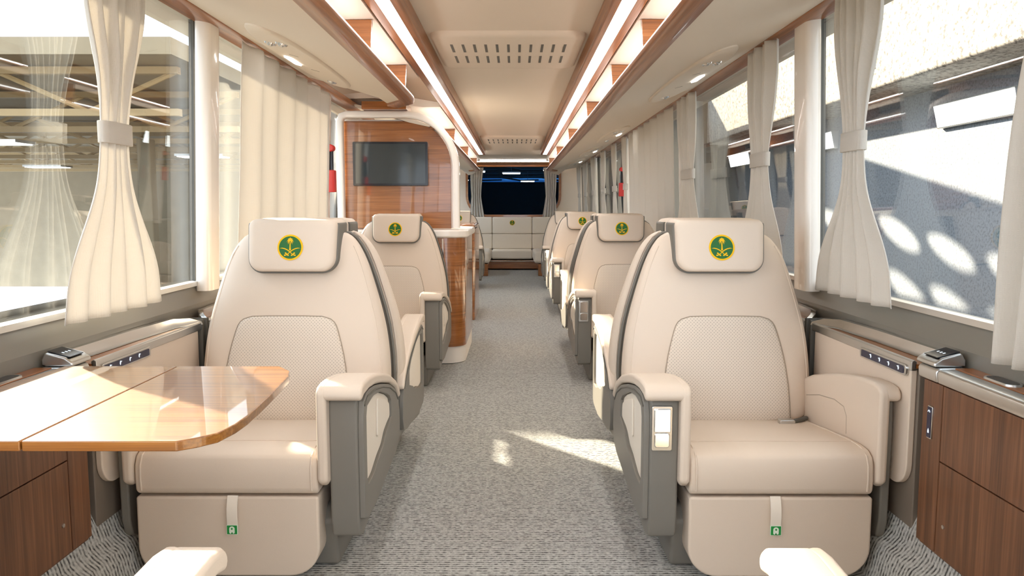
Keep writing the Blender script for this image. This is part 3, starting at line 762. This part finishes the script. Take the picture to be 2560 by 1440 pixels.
# ================================================================== rear sofa
t = thing('rear_sofa', 'pale grey-beige bench sofa across the back wall under the rear window', 'sofa', (0, 13.3, FZ))
bm = bmesh.new(); box(bm, -1.12, 1.12, 0.0, 0.45, 0.02, 0.17); obj('sofa_base', bm, WALX, t, bevel=0.01)
for i, (a, b) in enumerate(((-1.12, -0.372), (-0.368, 0.325), (0.329, 1.12))):
    obj('seat_cushion', BX(a, b, -0.06, 0.42, 0.19, 0.345), LEAG, t, bevel=0.03, seg=4)
    obj('lower_back_cushion', BX(a, b, 0.36, 0.52, 0.345, 0.605), LEAG, t, bevel=0.015, seg=3)
    obj('upper_back_cushion', BX(a, b, 0.37, 0.54, 0.608, 0.90), LEAG, t, bevel=0.025, seg=4)
bm = bmesh.new(); tube(bm, [(-0.9, -0.02, 0.155), (0.9, -0.02, 0.155)], 0.012, 10); obj('foot_rail', bm, CHROME, t)
tm = Matrix
em = palm_emblem(-0.02, 0.3665, 0.80, 0.045, lambda x, y, z: (x, y, z)); e_o = obj('palm_emblem', em, [GREEN, YEL], t, smooth=False); e_o['label'] = 'round green emblem with gold palm and crossed swords'
for s, nm in ((-1, 'left'), (1, 'right')):
    t = thing('side_bench', 'low beige side bench with walnut base at the %s end of the rear sofa' % nm, 'bench', (s * 0.72, 12.5, FZ), 'side benches')
    obj('bench_base', BX(-0.33, 0.33, -0.42, 0.55, 0.0, 0.19), WALX, t, bevel=0.01)
    obj('bench_cushion', BX(-0.40, 0.36, -0.45, 0.6, 0.20, 0.385), LEAG, t, bevel=0.05, seg=5)

# ================================================================== side consoles and cabinets
def console(s, y0, y1, lab, flip=1, buttons=True):
    """y0 = front end, y1 = back end of the leather panel; flip=-1 mirrors it along the aisle"""
    t = thing('side_console', lab, 'console', (s * 1.14, (y0 + y1) / 2, 0.30), 'side consoles beside the seats')
    L = (y1 - y0) / 2
    T = lambda x, y, z: (s * (x - 1.14), flip * y, z - 0.30)
    obj('base_panel', PR([(-L, 0.31), (-L, 0.775), (L, 0.775), (L, 0.31)], 1.108, 1.175, 'x', T), TAUPE, t, bevel=0.003)
    lp = rrect(-L + 0.01, L - 0.02, 0.44, 0.775, [0.004, 0.004, 0.07, 0.02], 7)
    obj('leather_panel', PR(lp, 1.090, 1.108, 'x', T), LEA, t, bevel=0.006)
    obj('wood_ledge', PR([(1.095, 0.776), (1.174, 0.776), (1.174, 0.788), (1.095, 0.788)], -L + 0.0, L, 'y', T), WALY, t, bevel=0.001)
    bm = bmesh.new(); prism(bm, [(1.085, 0.770), (1.085, 0.794), (1.092, 0.799), (1.100, 0.794), (1.100, 0.770)], -L, L, 'y', 0, T); obj('chrome_front_edge', bm, BRUSH, t, bevel=0.002)
    bm = bmesh.new(); rim = []
    for y, x, z in ((L, 1.092, 0.80), (L - 0.03, 1.12, 0.815), (L - 0.10, 1.148, 0.822), (0.0, 1.160, 0.824), (-L + 0.02, 1.165, 0.824)):
        rim.append((x, y, z))
    loft(bm, [[T(x - 0.012, y, 0.789), T(x - 0.006, y, z), T(x + 0.012, y, z), T(x + 0.014, y, 0.789)] for x, y, z in rim]); obj('chrome_back_rail', bm, POL, t, ang=50)
    obj('corner_joint', PR(rrect(1.082, 1.172, L, L + 0.016, 0.002, 2), 0.33, 0.805, 'z', T), DGREY, t, bevel=0.001)
    if buttons:
        b = obj('control_strip', PR(rrect(-L + 0.02, -L + 0.30, 0.752, 0.782, 0.008, 4), 1.080, 1.090, 'x', T), BRUSH, t, bevel=0.002)
        obj('button_panel', PR(rrect(-L + 0.03, -L + 0.285, 0.757, 0.777, 0.003, 2), 1.078, 1.0805, 'x', T), NAVY, b)
        for k_ in range(4):
            yy = -L + 0.055 + k_ * 0.055; bm = bmesh.new()
            prism(bm, [(yy, 0.762), (yy + 0.003, 0.770), (yy + 0.010, 0.7715), (yy + 0.004, 0.773), (yy, 0.774), (yy - 0.003, 0.767)], 1.0770, 1.0782, 'x', 0, T)
            obj('seat_icon', bm, ICON, b, smooth=False)
    return t
def storage(s, y0, y1, lab, drawers=True, cups=True):
    t = thing('storage_cabinet', lab, 'cabinet', (s * 1.14, (y0 + y1) / 2, 0.32), 'side storage cabinets'); L = (y1 - y0) / 2
    T = lambda x, y, z: (s * (x - 1.14), y, z - 0.32)
    obj('cabinet_body', PR([(-L, 0.325), (-L, 0.762), (L, 0.762), (L, 0.325)], 1.101, 1.175, 'x', T), WALZ, t, bevel=0.002)
    obj('front_upright', PR([(L - 0.088, 0.335), (L - 0.088, 0.762), (L, 0.762), (L, 0.335)], 1.092, 1.102, 'x', T), WALZ, t, bevel=0.0015)
    obj('upper_door', PR([(-L, 0.572), (-L, 0.762), (L - 0.091, 0.762), (L - 0.091, 0.572)], 1.092, 1.102, 'x', T), WALZ, t, bevel=0.0015)
    dd = obj('lower_door', PR([(-L, 0.335), (-L, 0.569), (L - 0.091, 0.569), (L - 0.091, 0.335)], 1.092, 1.102, 'x', T), WALZ, t, bevel=0.0015)
    bm = bmesh.new(); c0 = T(1.0925, L - 0.125, 0.415); disc(bm, c0, 0.005, -s * 0.003, 'x', 16); obj('lock', bm, BRUSH, dd)
    # brushed metal band and top
    bm = bmesh.new(); prism(bm, [(1.087, 0.765), (1.084, 0.790), (1.088, 0.798), (1.095, 0.801), (1.127, 0.802), (1.127, 0.765)], -L, L - 0.072, 'y', 0, T); obj('metal_top_band', bm, BRUSH, t, bevel=0.004)
    bm = bmesh.new(); prism(bm, [(1.087, 0.765), (1.084, 0.790), (1.088, 0.798), (1.095, 0.801), (1.160, 0.802), (1.160, 0.765)], L - 0.068, L + 0.02, 'y', 0, T); obj('metal_corner_block', bm, BRUSH, t, bevel=0.004)
    # top wood
    obj('wood_top', PR(rrect(1.129, 1.174, -L, L - 0.07, 0.002, 1), 0.764, 0.803, 'z', T), WALY, t, bevel=0.001)
    # control pod at the far end
    p = obj('control_pod', PR([(1.086, 0.802), (1.086, 0.812), (1.105, 0.825), (1.155, 0.838), (1.165, 0.82), (1.165, 0.802)], L - 0.055, L + 0.035, 'y', T), BRUSH, t, bevel=0.006, seg=3)
    pt = [(1.0985, 0.8236), (1.154, 0.8385), (1.154, 0.8405), (1.0985, 0.8256)]
    obj('pod_display', PR(pt, L - 0.044, L + 0.020, 'y', T), BLACK, p)
    for k_ in range(3):
        bm = PR([(1.122, 0.8312), (1.128, 0.8328), (1.128, 0.8340), (1.122, 0.8324)], L - 0.028 + k_ * 0.014, L - 0.023 + k_ * 0.014, 'y', T); obj('display_icon', bm, ICON, p, smooth=False)
    if cups:
        bm = bmesh.new(); o_ = rrect(1.132, 1.172, L - 0.28, L - 0.17, 0.018, 5); loft(bm, [[T(a, b, 0.8025) for a, b in o_], [T(1.152 + (a - 1.152) * .96, L - .225 + (b - L + .225) * .97, 0.8075) for a, b in o_]]); c_ = obj('cup_holder', bm, BRUSH, t)
        obj('cup_well', PR(rrect(1.136, 1.168, L - 0.272, L - 0.178, 0.014, 5), 0.804, 0.8079, 'z', T), BLACK, c_)
    # socket plate on the upright
    so = obj('socket_plate', PR(rrect(L - 0.052, L - 0.030, 0.615, 0.700, 0.003, 2), 1.088, 1.093, 'x', T), BRUSH, t, bevel=0.0015)
    obj('socket_face', PR(rrect(L - 0.050, L - 0.032, 0.618, 0.697, 0.002, 2), 1.0868, 1.0885, 'x', T), NAVY, so)
    bm = bmesh.new(); q0 = T(1.0865, L - 0.041, 0.685)
    ar_ = [(L - 0.041 + 0.004 * math.cos(PI * i / 8), 0.684 + 0.005 * math.sin(PI * i / 8)) for i in range(9)]
    tube(bm, [T(1.0862, a, b) for a, b in ar_], 0.0009, 5)
    prism(bm, [(L - 0.044, 0.630), (L - 0.038, 0.630), (L - 0.038, 0.636), (L - 0.041, 0.642), (L - 0.044, 0.636)], 1.0862, 1.0869, 'x', 0, T)
    obj('socket_icon', bm, ICON, so, smooth=False)
    return t
for s, nm in ((1, 'right'), (-1, 'left')):
    side_ = 'beside the front %s seat' % nm
    console(s, 2.04, 2.74, 'leather-faced console with chrome rail and button strip ' + side_)
    storage(s, 0.9, 1.985, 'walnut side cabinet with brushed metal top, %s foreground under the window' % nm)
    console(s, 2.80, 3.50, 'leather-faced console behind the front %s seat, against the window wall' % nm, flip=-1, buttons=False)
    storage(s, 3.55, 4.45, 'walnut side cabinet between the first and second %s-hand seats' % nm, cups=True)
    console(s, 4.53, 5.2, 'leather-faced console beside the second %s-hand seat' % nm, buttons=False)
# ================================================================== folding table, left foreground
t = thing('folding_table', 'glossy honey-coloured wooden folding table with curved aisle edge, left foreground', 'table', (-0.80, 1.54, 0.807))
t.location = (-0.80, 1.54, 0.807)
TT = lambda x, y, z: (x + 0.80, y - 1.54, z - 0.807)
ed = [(-0.524, 1.242), (-0.498, 1.262), (-0.474, 1.29), (-0.4635, 1.345), (-0.461, 1.40), (-0.463, 1.456), (-0.468, 1.54), (-0.475, 1.63), (-0.484, 1.741), (-0.499, 1.80), (-0.538, 1.853)]
lf = obj('aisle_leaf', PR(ed + [(-0.7845, 1.853), (-0.7795, 1.242)], 0.802, 0.82, 'z', TT), WTAB, t, bevel=0.0025, seg=2)
rl = obj('window_leaf', PR([(-0.7825, 1.242), (-0.7875, 1.853), (-1.060, 1.853), (-1.075, 1.60), (-1.062, 1.242)], 0.802, 0.82, 'z', TT), WTAB, t, bevel=0.0025, seg=2)
obj('hinge', BX(-0.05, 0.07, -0.25, 0.27, -0.016, -0.005), DGREY, t, bevel=0.002)
obj('support_bracket', PR([(-1.04, 0.784), (-1.04, 0.802), (-0.80, 0.802), (-0.80, 0.792), (-0.95, 0.784)], 1.50, 1.56, 'y', TT), BRUSH, t, bevel=0.002)

# ================================================================== curtains
def wallx(z): return 1.150 - (z - 0.9) * 0.036
def curtain(s, tab, lab, group, folds=5, amp=0.022, tie=None, seed=0, mat=CURT, depth=0.03, ph=0.0, x0=0.0):
    """tab: list of (z, near y, far y) from hem to rail"""
    rnd = random.Random(seed)
    t = thing('window_curtain', lab, 'curtain', (s * 1.14, (tab[0][1] + tab[0][2]) / 2, 0.95), group)
    y0 = (tab[0][1] + tab[0][2]) / 2
    NU, NV = folds * 14, 46; zlo, zhi = tab[0][0], tab[-1][0]
    A = [(z, a) for z, a, b in tab]; B = [(z, b) for z, a, b in tab]
    phs = [rnd.uniform(-0.5, 0.5) for _ in range(folds + 2)]
    rows = []
    for j in range(NV + 1):
        z = zlo + (zhi - zlo) * j / NV; a, b = smooth_tab(A, z), smooth_tab(B, z)
        squeeze = 1.0
        if tie: squeeze = (0.3 + 0.7 * min(1, (z - tie) / 0.22)) if z > tie else 0.3 + 0.35 * min(1, (tie - z) / 0.3)
        row = []
        for i in range(NU + 1):
            u = i / NU; k = u * folds + ph; f = math.sin(2 * PI * k + phs[int(min(folds, max(0, u * folds)))] * 0.0) 
            f2 = math.sin(2 * PI * k * 0.5 + seed)
            edge = min(1, 8 * u, 8 * (1 - u))
            xx = wallx(z) - depth - x0 + amp * squeeze * (f + 0.35 * f2) * (0.4 + 0.6 * edge)
            y = a + (b - a) * u + 0.004 * math.sin(9 * z + seed + u * 5)
            row.append((s * (xx - 1.14), y - y0, z - 0.95))
        rows.append(row)
    bm = bmesh.new(); vs_ = [[bm.verts.new(p) for p in r] for r in rows]
    for j in range(NV):
        for i in range(NU): bm.faces.new((vs_[j][i], vs_[j][i+1], vs_[j+1][i+1], vs_[j+1][i]))
    o = obj('curtain_fabric', bm, mat, t, ang=180)
    sl = o.modifiers.new('thick', 'SOLIDIFY'); sl.thickness = 0.003; sl.offset = 0
    if tie:
        a, b = smooth_tab(A, tie), smooth_tab(B, tie); c = (a + b) / 2 - y0; hw = (b - a) / 2 + 0.003; xc = wallx(tie) - depth - x0 - 1.14
        rr = []
        for z, g in ((tie - 0.030, 0.96), (tie - 0.029, 1.0), (tie + 0.029, 1.0), (tie + 0.030, 0.96)):
            rr.append([(s * (xc + 0.021 * g * math.copysign(abs(math.cos(q)) ** 0.7, math.cos(q))), c + hw * g * math.copysign(abs(math.sin(q)) ** 0.7, math.sin(q)), z - 0.95) for q in [2*PI*i/32 for i in range(32)]])
        obj('tieback', loft(bmesh.new(), rr), mat, t, ang=50)
    return t
def tied(s, yc, w_top, w_tie, w_bot, lab, seed, zt=1.41, ztop=1.883, zb=0.925, sh_top=0.0, sh_bot=0.0, folds=5, amp=0.022):
    tab = [(zb, yc + sh_bot - w_bot/2, yc + sh_bot + w_bot/2), (zb + 0.13, yc + sh_bot*.8 - w_bot*0.44, yc + sh_bot*.8 + w_bot*0.44), (zt - 0.16, yc + sh_bot*.2 - w_tie*0.66, yc + sh_bot*.2 + w_tie*0.66), (zt, yc - w_tie/2, yc + w_tie/2),
           (zt + 0.16, yc + sh_top*.4 - w_tie*0.60, yc + sh_top*.4 + w_tie*0.60), (zt + 0.34, yc + sh_top*.8 - w_top*0.49, yc + sh_top*.8 + w_top*0.49), (ztop, yc + sh_top - w_top/2, yc + sh_top + w_top/2)]
    return curtain(s, tab, lab, 'tied-back curtains', folds=folds, amp=amp, tie=zt, seed=seed)
tied(1, 2.50, 0.29, 0.145, 0.56, 'cream curtain tied in the middle, right windows, large one nearest the front right seat', 1, sh_bot=0.02, sh_top=-0.02, zb=0.91)
tied(1, 3.45, 0.34, 0.22, 0.60, 'cream curtain tied in the middle, second along the right windows', 2, sh_top=-0.05)
tied(1, 4.88, 0.46, 0.32, 0.75, 'cream tied curtain beside the closed flat curtain on the right', 3)
curtain(1, [(0.86, 1.45, 1.715), (1.2, 1.38, 1.685), (1.5, 1.30, 1.64), (1.883, 1.1, 1.50)], 'cream curtain cut off by the right edge of the view, in front of all others', 'tied-back curtains', folds=4, amp=0.02, seed=5, x0=0.02)
tied(-1, 2.235, 0.31, 0.155, 0.55, 'cream curtain tied in the middle, large one at the left window', 6, sh_bot=0.0, sh_top=0.02, zb=0.90)
curtain(1, [(0.90, 5.30, 7.35), (1.4, 5.30, 7.35), (1.883, 5.30, 7.35)], 'closed flat cream curtain with shallow folds on the right wall', 'closed curtains', folds=7, amp=0.012, seed=7)
curtain(-1, [(0.90, 3.22, 4.78), (1.4, 3.24, 4.78), (1.883, 3.27, 4.78)], 'closed flat cream curtain with shallow folds on the left wall', 'closed curtains', folds=6, amp=0.012, seed=8)
rl_ = ['sixth from the back', 'fifth from the back', 'fourth from the back', 'third from the back', 'second from the back', 'nearest the back wall']
for i, (y, w1) in enumerate(((7.62, .20), (8.45, .30), (9.5, .34), (10.7, .38), (11.9, .42), (13.05, .44))):
    tied(1, y, w1 * 1.1, w1 * 0.7, w1 * 1.7, 'narrow white gathered curtain on the far right windows, ' + rl_[i], 10 + i, folds=3, amp=0.018)
for i, (y, w1) in enumerate(((8.8, .34), (10.2, .38), (12.0, .40))):
    tied(-1, y, w1 * 1.2, w1 * 0.8, w1 * 1.7, ('gathered curtain on the far left windows behind the partition, ' + ('nearest', 'middle', 'farthest')[i]), 20 + i, folds=3, amp=0.018)
# curtains beside the rear window
for s, nm in ((-1, 'left'), (1, 'right')):
    t = thing('rear_curtain', 'narrow pleated cream curtain at the %s side of the rear window' % nm, 'curtain', (s * 0.66, 13.78, 1.05), 'rear window curtains')
    bm = bmesh.new(); NU, NV = 60, 24; rows = []
    for j in range(NV + 1):
        v = j / NV; z = 0.0 + v * 0.86
        c = s * (-0.02 + 0.015 * math.sin(v * 3)); w_ = 0.085 + 0.05 * abs(v - 0.42) * (2 if v < 0.42 else 1.1)
        rows.append([bm.verts.new((c + w_ * (2 * i / NU - 1), 0.02 * math.sin(2 * PI * 5 * i / NU), z)) for i in range(NU + 1)])
    for j in range(NV):
        for i in range(NU): bm.faces.new((rows[j][i], rows[j][i+1], rows[j+1][i+1], rows[j+1][i]))
    o = obj('pleated_fabric', bm, CURT, t, ang=180); m_ = o.modifiers.new('thick', 'SOLIDIFY'); m_.thickness = 0.003; m_.offset = 0

# ================================================================== screen partition behind the second left seat
PY = 5.36
t = thing('screen_partition', 'walnut partition wall with arched top on a curved cabinet, behind the second left seat', 'partition', (-0.75, PY + 0.2, FZ))
TP = lambda x, y, z: (x + 0.75, y - PY - 0.2, z - FZ)
# upper walnut panel with rounded aisle corner
up = rrect(-1.165, -0.415, 1.06, 1.80, [0.30, 0.01, 0.005, 0.005], 10)
obj('walnut_panel', PR(up, PY + 0.10, PY + 0.14, 'y', TP), WALX, t, bevel=0.002)
ub = rrect(-1.175, -0.395, 1.06, 1.815, [0.31, 0.01, 0.005, 0.005], 10)
obj('panel_back', PR(ub, PY + 0.14, PY + 0.17, 'y', TP), WGLOSS, t, bevel=0.002)
pth = [(-1.170, 1.065), (-1.170, 1.5), (-1.170, 1.79), (-1.155, 1.825), (-1.12, 1.838), (-0.95, 1.838), (-0.72, 1.838)]
for i in range(1, 13):
    a = PI / 2 * (1 - i / 12); pth.append((-0.72 + 0.345 * math.cos(a), 1.473 + 0.365 * math.sin(a)))
pth += [(-0.375, 1.3), (-0.375, 1.065)]
bm = bmesh.new(); rr = []
for i, (x, z) in enumerate(pth):
    a = Vector(pth[max(0, i-1)]); b = Vector(pth[min(len(pth)-1, i+1)]); d = (b - a).normalized(); nrm = Vector((-d.y, d.x))
    rr.append([TP(x + nrm.x * o1, PY + 0.05 + o2, z + nrm.y * o1) for o1, o2 in rrect(-0.024, 0.024, -0.035, 0.035, 0.014, 3)])
loft(bm, rr); obj('arched_tube_frame', bm, WGLOSS, t, ang=50)
ct = rrect(-1.17, -0.285, PY - 0.20, PY + 0.95, [0.20, 0.02, 0.02, 0.14], 8)
obj('counter_top', PR(ct, 1.005, 1.058, 'z', TP), WGLOSS, t, bevel=0.014, seg=4)
cb = rrect(-1.17, -0.305, PY - 0.18, PY + 0.92, [0.20, 0.02, 0.02, 0.13], 8)
obj('cabinet_body', PR(cb, FZ + 0.12, 1.004, 'z', TP), WALH, t, ang=60)
cp = rrect(-1.17, -0.310, PY - 0.165, PY + 0.9, [0.20, 0.02, 0.02, 0.13], 8)
obj('plinth', PR(cp, FZ + 0.005, FZ + 0.12, 'z', TP), WHITE, t, ang=60)
obj('chrome_strip', PR([(-0.455, 0.72), (-0.445, 0.72), (-0.445, 1.0), (-0.455, 1.0)], PY - 0.184, PY - 0.178, 'y', TP), CHROME, t, smooth=False)
# box joining partition and rack
tag(obj('rack_support_box', BX(-1.0, -0.70, PY - 0.05, PY + 0.20, 1.862, 1.915), WALX, bevel=0.003), 'walnut box between the arched partition and the end of the left overhead rack', 'box')
# television
t = thing('wall_television', 'black flat television with grey screen mounted on the walnut partition', 'television', (-0.828, PY + 0.10, 1.505))
obj('bezel', PR(rrect(-0.258, 0.258, -0.150, 0.150, 0.006, 2), -0.05, -0.008, 'y'), BLACK, t, bevel=0.003)
obj('screen', BX(-0.240, 0.240, -0.0515, -0.048, -0.134, 0.136), SCREEN, t, smooth=False)
obj('wall_mount', BX(-0.1, 0.1, -0.012, -0.001, -0.08, 0.08), DGREY, t)
# second cabinet further along
t = thing('rounded_cabinet', 'rounded walnut cabinet standing behind the arched partition on the left', 'cabinet', (-0.75, 7.6, FZ))
cb = rrect(-0.42, 0.405, -0.40, 0.55, [0.05, 0.02, 0.02, 0.12], 8)
obj('cabinet_body', PR(cb, 0.005, 0.86, 'z'), WALH, t, ang=60)
obj('rounded_top', PR([(a * 1.0, b) for a, b in cb], 0.862, 0.905, 'z'), WALX, t, bevel=0.02, seg=4)

# emergency hammers
def hammer(s, x, y, z, lab):
    t = thing('emergency_hammer', lab, 'hammer', (x, y, z), 'emergency hammers')
    obj('hammer_head', disc(bmesh.new(), (0, -0.03, 0.17), 0.022, 0.06, 'y', 20, 0, 0.022), RED, t, bevel=0.006)
    obj('handle', tube(bmesh.new(), [(0, 0, 0.165), (0, 0, 0.04), (0, 0, -0.02)], 0.013, 10), BLACK, t)
    obj('holder', PR(rrect(-0.025, 0.025, -0.10, 0.035, 0.006, 3), -0.03, 0.02, 'y'), RED, t, bevel=0.003)
    obj('wall_clip', BX(min(0, s*0.03), max(0, s*0.03), -0.01, 0.01, -0.08, -0.05), DGREY, t)
hammer(-1, -1.105, 4.86, 1.40, 'red emergency hammer on the left window pillar beside the arched partition')
hammer(1, 1.10, 7.9, 1.42, 'red emergency hammer between curtains on the far right windows')

ORD = ['first', 'second', 'third', 'fourth', 'fifth', 'sixth', 'seventh', 'eighth', 'ninth', 'tenth', 'eleventh', 'last']
# ================================================================== OUTSIDE
struct('ground', BX(-40, 40, -15, 14.6, -1.35, -1.2), plain('pale_paving', srgb(104, 97, 82), 0.9, var=0.06, nscale=4), smooth=False)
# right: concrete structure close to the coach
bm = bmesh.new(); box(bm, 4.2, 4.6, 1.0, 19.0, -1.2, 2.38); struct('outer_wall_right', bm, CONCD, smooth=False)
bm = bmesh.new(); box(bm, 3.6, 5.5, 1.0, 19.0, 2.38, 6.0); struct('outer_beam_right', bm, CONC, bevel=0.04)
for i, y in enumerate((7.1, 10.8, 14.4, 17.9)):
    t = thing('wall_lamp', 'white rectangular lamp panel on the concrete wall outside the right windows, ' + ('nearest', 'second', 'third', 'farthest')[i], 'lamp', (4.195, y, 2.08), 'outdoor lamps right')
    obj('lamp_housing', PR([(-0.02, 0.11), (-0.10, 0.11), (-0.05, -0.11), (0.0, -0.11), (0.0, 0.11)][1:], -0.62, 0.62, 'y'), ALU, t, smooth=False)
    obj('lamp_face', PR([(-0.104, 0.10), (-0.108, 0.098), (-0.058, -0.10), (-0.052, -0.10)], -0.60, 0.60, 'y'), LIGHTO, t, smooth=False)
bm = bmesh.new(); tube(bm, [(3.58, 7.95, 6.0), (3.575, 7.95, 4.0), (3.58, 7.9, 3.3), (3.57, 7.95, 2.6)], 0.012, 8); tag(obj('hanging_cable', bm, DARKW), 'dark thin cable hanging down the sunlit concrete beam outside', 'cable')
# unseen perforated screen added above the coach: its openings throw the oval patches of sun on the wall
poly = []
bm = bmesh.new()
AX0, AX1, AY0, AY1 = -1.2, 3.0, 6.0, 16.0
def edge_x(y): return min(3.0, 1.70 + (y - 9.4) * 0.447)
rnd = random.Random(3)
cell = 0.78; ny = int((AY1 - AY0) / cell)
for j in range(ny):
    ya, yb = AY0 + j * cell, AY0 + (j + 1) * cell
    nx = 4
    for i in range(nx):
        xa0 = AX0 + (edge_x(ya) - AX0) * i / nx; xb0 = AX0 + (edge_x(ya) - AX0) * (i + 1) / nx
        xa1 = AX0 + (edge_x(yb) - AX0) * i / nx; xb1 = AX0 + (edge_x(yb) - AX0) * (i + 1) / nx
        if i == nx - 1 or (i + j) % 2 == 0 and rnd.random() < 0.35:
            vs_ = [bm.verts.new(p) for p in ((xa0, ya, 2.9), (xb0, ya, 2.9), (xb1, yb, 2.9), (xa1, yb, 2.9))]; bm.faces.new(vs_); continue
        cx_, cy_ = (xa0 + xb1) / 2, (ya + yb) / 2
        corners = [(xa0, ya), (xb0, ya), (xb1, yb), (xa1, yb)]; N = 24
        O = []
        for c0, c1 in zip(corners, corners[1:] + corners[:1]):
            for k_ in range(6): O.append((c0[0] + (c1[0] - c0[0]) * k_ / 6, c0[1] + (c1[1] - c0[1]) * k_ / 6))
        I = []
        rx, ry = rnd.uniform(0.26, 0.34) * (xb0 - xa0), rnd.uniform(0.25, 0.33)
        for (x, y) in O:
            a = math.atan2((y - cy_) / cell, (x - cx_) / ((xb0 - xa0) or 1)); I.append((cx_ + rx * math.cos(a), cy_ + ry * math.sin(a)))
        VO = [bm.verts.new((x, y, 2.9)) for x, y in O]; VI = [bm.verts.new((x, y, 2.9)) for x, y in I]
        for k_ in range(N): bm.faces.new((VO[k_], VO[(k_+1) % N], VI[(k_+1) % N], VI[k_]))
bmesh.ops.remove_doubles(bm, verts=bm.verts[:], dist=1e-5)
dapple = struct('sun_dapple_screen', bm, TAUW, smooth=False); m_ = dapple.modifiers.new('thick', 'SOLIDIFY'); m_.thickness = 0.03
# left: shed roof with lattice beams and lamps
struct('outer_roof_left', BX(-30, -3.6, 8.4, 24, 2.82, 3.0), TAUW, smooth=False)
struct('outer_wall_left', BX(-30, -3.6, 23.8, 24, -1.2, 2.82), TAUW, smooth=False)
k = 0
for i in range(8):
    y = 9.0 + i * 1.9
    bm = bmesh.new(); box(bm, -29, -3.8, y, y + 0.10, 2.25, 2.33); box(bm, -29, -3.8, y, y + 0.10, 2.72, 2.80)
    for j in range(24):
        x = -29 + j * 1.05; z0, z1 = (2.3, 2.76) if j % 2 else (2.76, 2.3)
        tube(bm, [(x, y + 0.05, z0), (x + 1.05, y + 0.05, z1)], 0.03, 6)
    tag(obj('roof_truss', bm, TAN, smooth=False), 'tan steel lattice truss under the shed roof outside the left windows, ' + ORD[i] + ' from the coach', 'truss', 'shed roof trusses')
for i, (x, y) in enumerate(((-6.9, 10.5), (-9.8, 16.5), (-5.2, 13.2))):
    t = thing('shed_lamp', 'white rectangular lamp hanging under the shed roof outside the left window, ' + ('nearest', 'farthest', 'closest to the coach')[i], 'lamp', (x, y, 2.05), 'shed lamps')
    obj('lamp_housing', BX(-0.40, 0.40, -0.22, 0.22, 0.012, 0.05), ALU, t); obj('lamp_face', BX(-0.37, 0.37, -0.19, 0.19, 0.0, 0.011), LIGHTO, t, smooth=False)
    bm = bmesh.new(); tube(bm, [(0, 0, 0.05), (0, 0, 0.77)], 0.01, 6); obj('hanging_rod', bm, TAN, t)
for i, (x, y) in enumerate(((-5.6, 12.0), (-10.0, 12.0), (-6.0, 19.0), (-14.0, 16.0))):
    t = tag(obj('shed_column', BX(x - .1, x + .1, y - .1, y + .1, -1.2, 2.25), TAUW, bevel=0.02), 'square taupe column under the shed roof outside the left windows, ' + ('close to the coach', 'in the middle of the front row', 'at the back near the coach', 'farthest left')[i], 'column', 'shed columns')
# rear: dark garage seen through the rear window
bm = bmesh.new(); box(bm, -12, 12, 14.7, 60, -1.35, -1.2); struct('road', bm, plain('dark_asphalt', srgb(84, 78, 66), 0.85), smooth=False)
bm = bmesh.new(); box(bm, -3.5, -3.2, 14.7, 60, -1.2, 5); struct('garage_wall_left', bm, DARKW, smooth=False)
bm = bmesh.new(); box(bm, 3.5, 3.8, 14.7, 60, -1.2, 5); struct('garage_wall_right', bm, DARKW, smooth=False)
bm = bmesh.new(); box(bm, -4, 4, 60, 60.3, -1.2, 6); struct('garage_wall_back', bm, DARKW, smooth=False)
bm = bmesh.new(); box(bm, -4, 4, 14.7, 60.3, 3.2, 3.3); struct('garage_roof', bm, BLUET, smooth=False)
for i in range(7):
    y = 19 + i * 4.0; bm = bmesh.new(); box(bm, -3.2, 3.5, y, y + 0.2, 2.85, 3.15)
    for j in range(3): tube(bm, [(-3.0 + 2.2 * j, y, 2.9), (-1.9 + 2.2 * j, y + 2, 2.8), (-0.8 + 2.2 * j, y + 4, 2.9)], 0.05, 6)
    tag(obj('garage_beam', bm, DARKW, smooth=False), 'dark steel beam under the blue roof seen through the rear window, ' + ORD[i] + ' behind the coach', 'beam', 'garage roof beams')
for i in range(12):
    y = 17 + i * 3.0
    tag(obj('lane_dash', BX(0.32, 0.44, y, y + 1.2, -1.2, -1.192), WHITE, smooth=False), 'short white painted lane dash on the dark road, ' + ORD[i] + ' behind the coach', 'road marking', 'lane dashes')
for x0, x1, nm in ((-2.9, -1.2, 'left'), (2.9, 1.6, 'right')):
    bm = bmesh.new(); tube(bm, [(x0, 18, -1.195), (x0 * .9 + x1 * .1, 26, -1.195), (x1, 50, -1.195)], 0.05, 6); tag(obj('edge_line', bm, WHITE), 'pale curved %s edge line painted on the road behind the coach' % nm, 'road marking')
for i, (x, y) in enumerate(((-1.3, 26.5), (-0.1, 27.8), (1.25, 25.4), (0.6, 36.0))):
    t = thing('garage_lamp', 'small bright lamp panel under the blue garage roof seen through the rear window, ' + ('leftmost', 'middle', 'rightmost', 'farthest')[i], 'lamp', (x, y, 2.42), 'garage lamps')
    obj('lamp_housing', BX(-0.32, 0.32, -0.22, 0.22, 0.012, 0.05), ALU, t); obj('lamp_face', BX(-0.30, 0.30, -0.20, 0.20, 0.0, 0.011), LIGHTG, t, smooth=False)
    obj('hanging_rod', tube(bmesh.new(), [(0, 0, 0.05), (0, 0, 0.78)], 0.01, 6), DGREY, t)
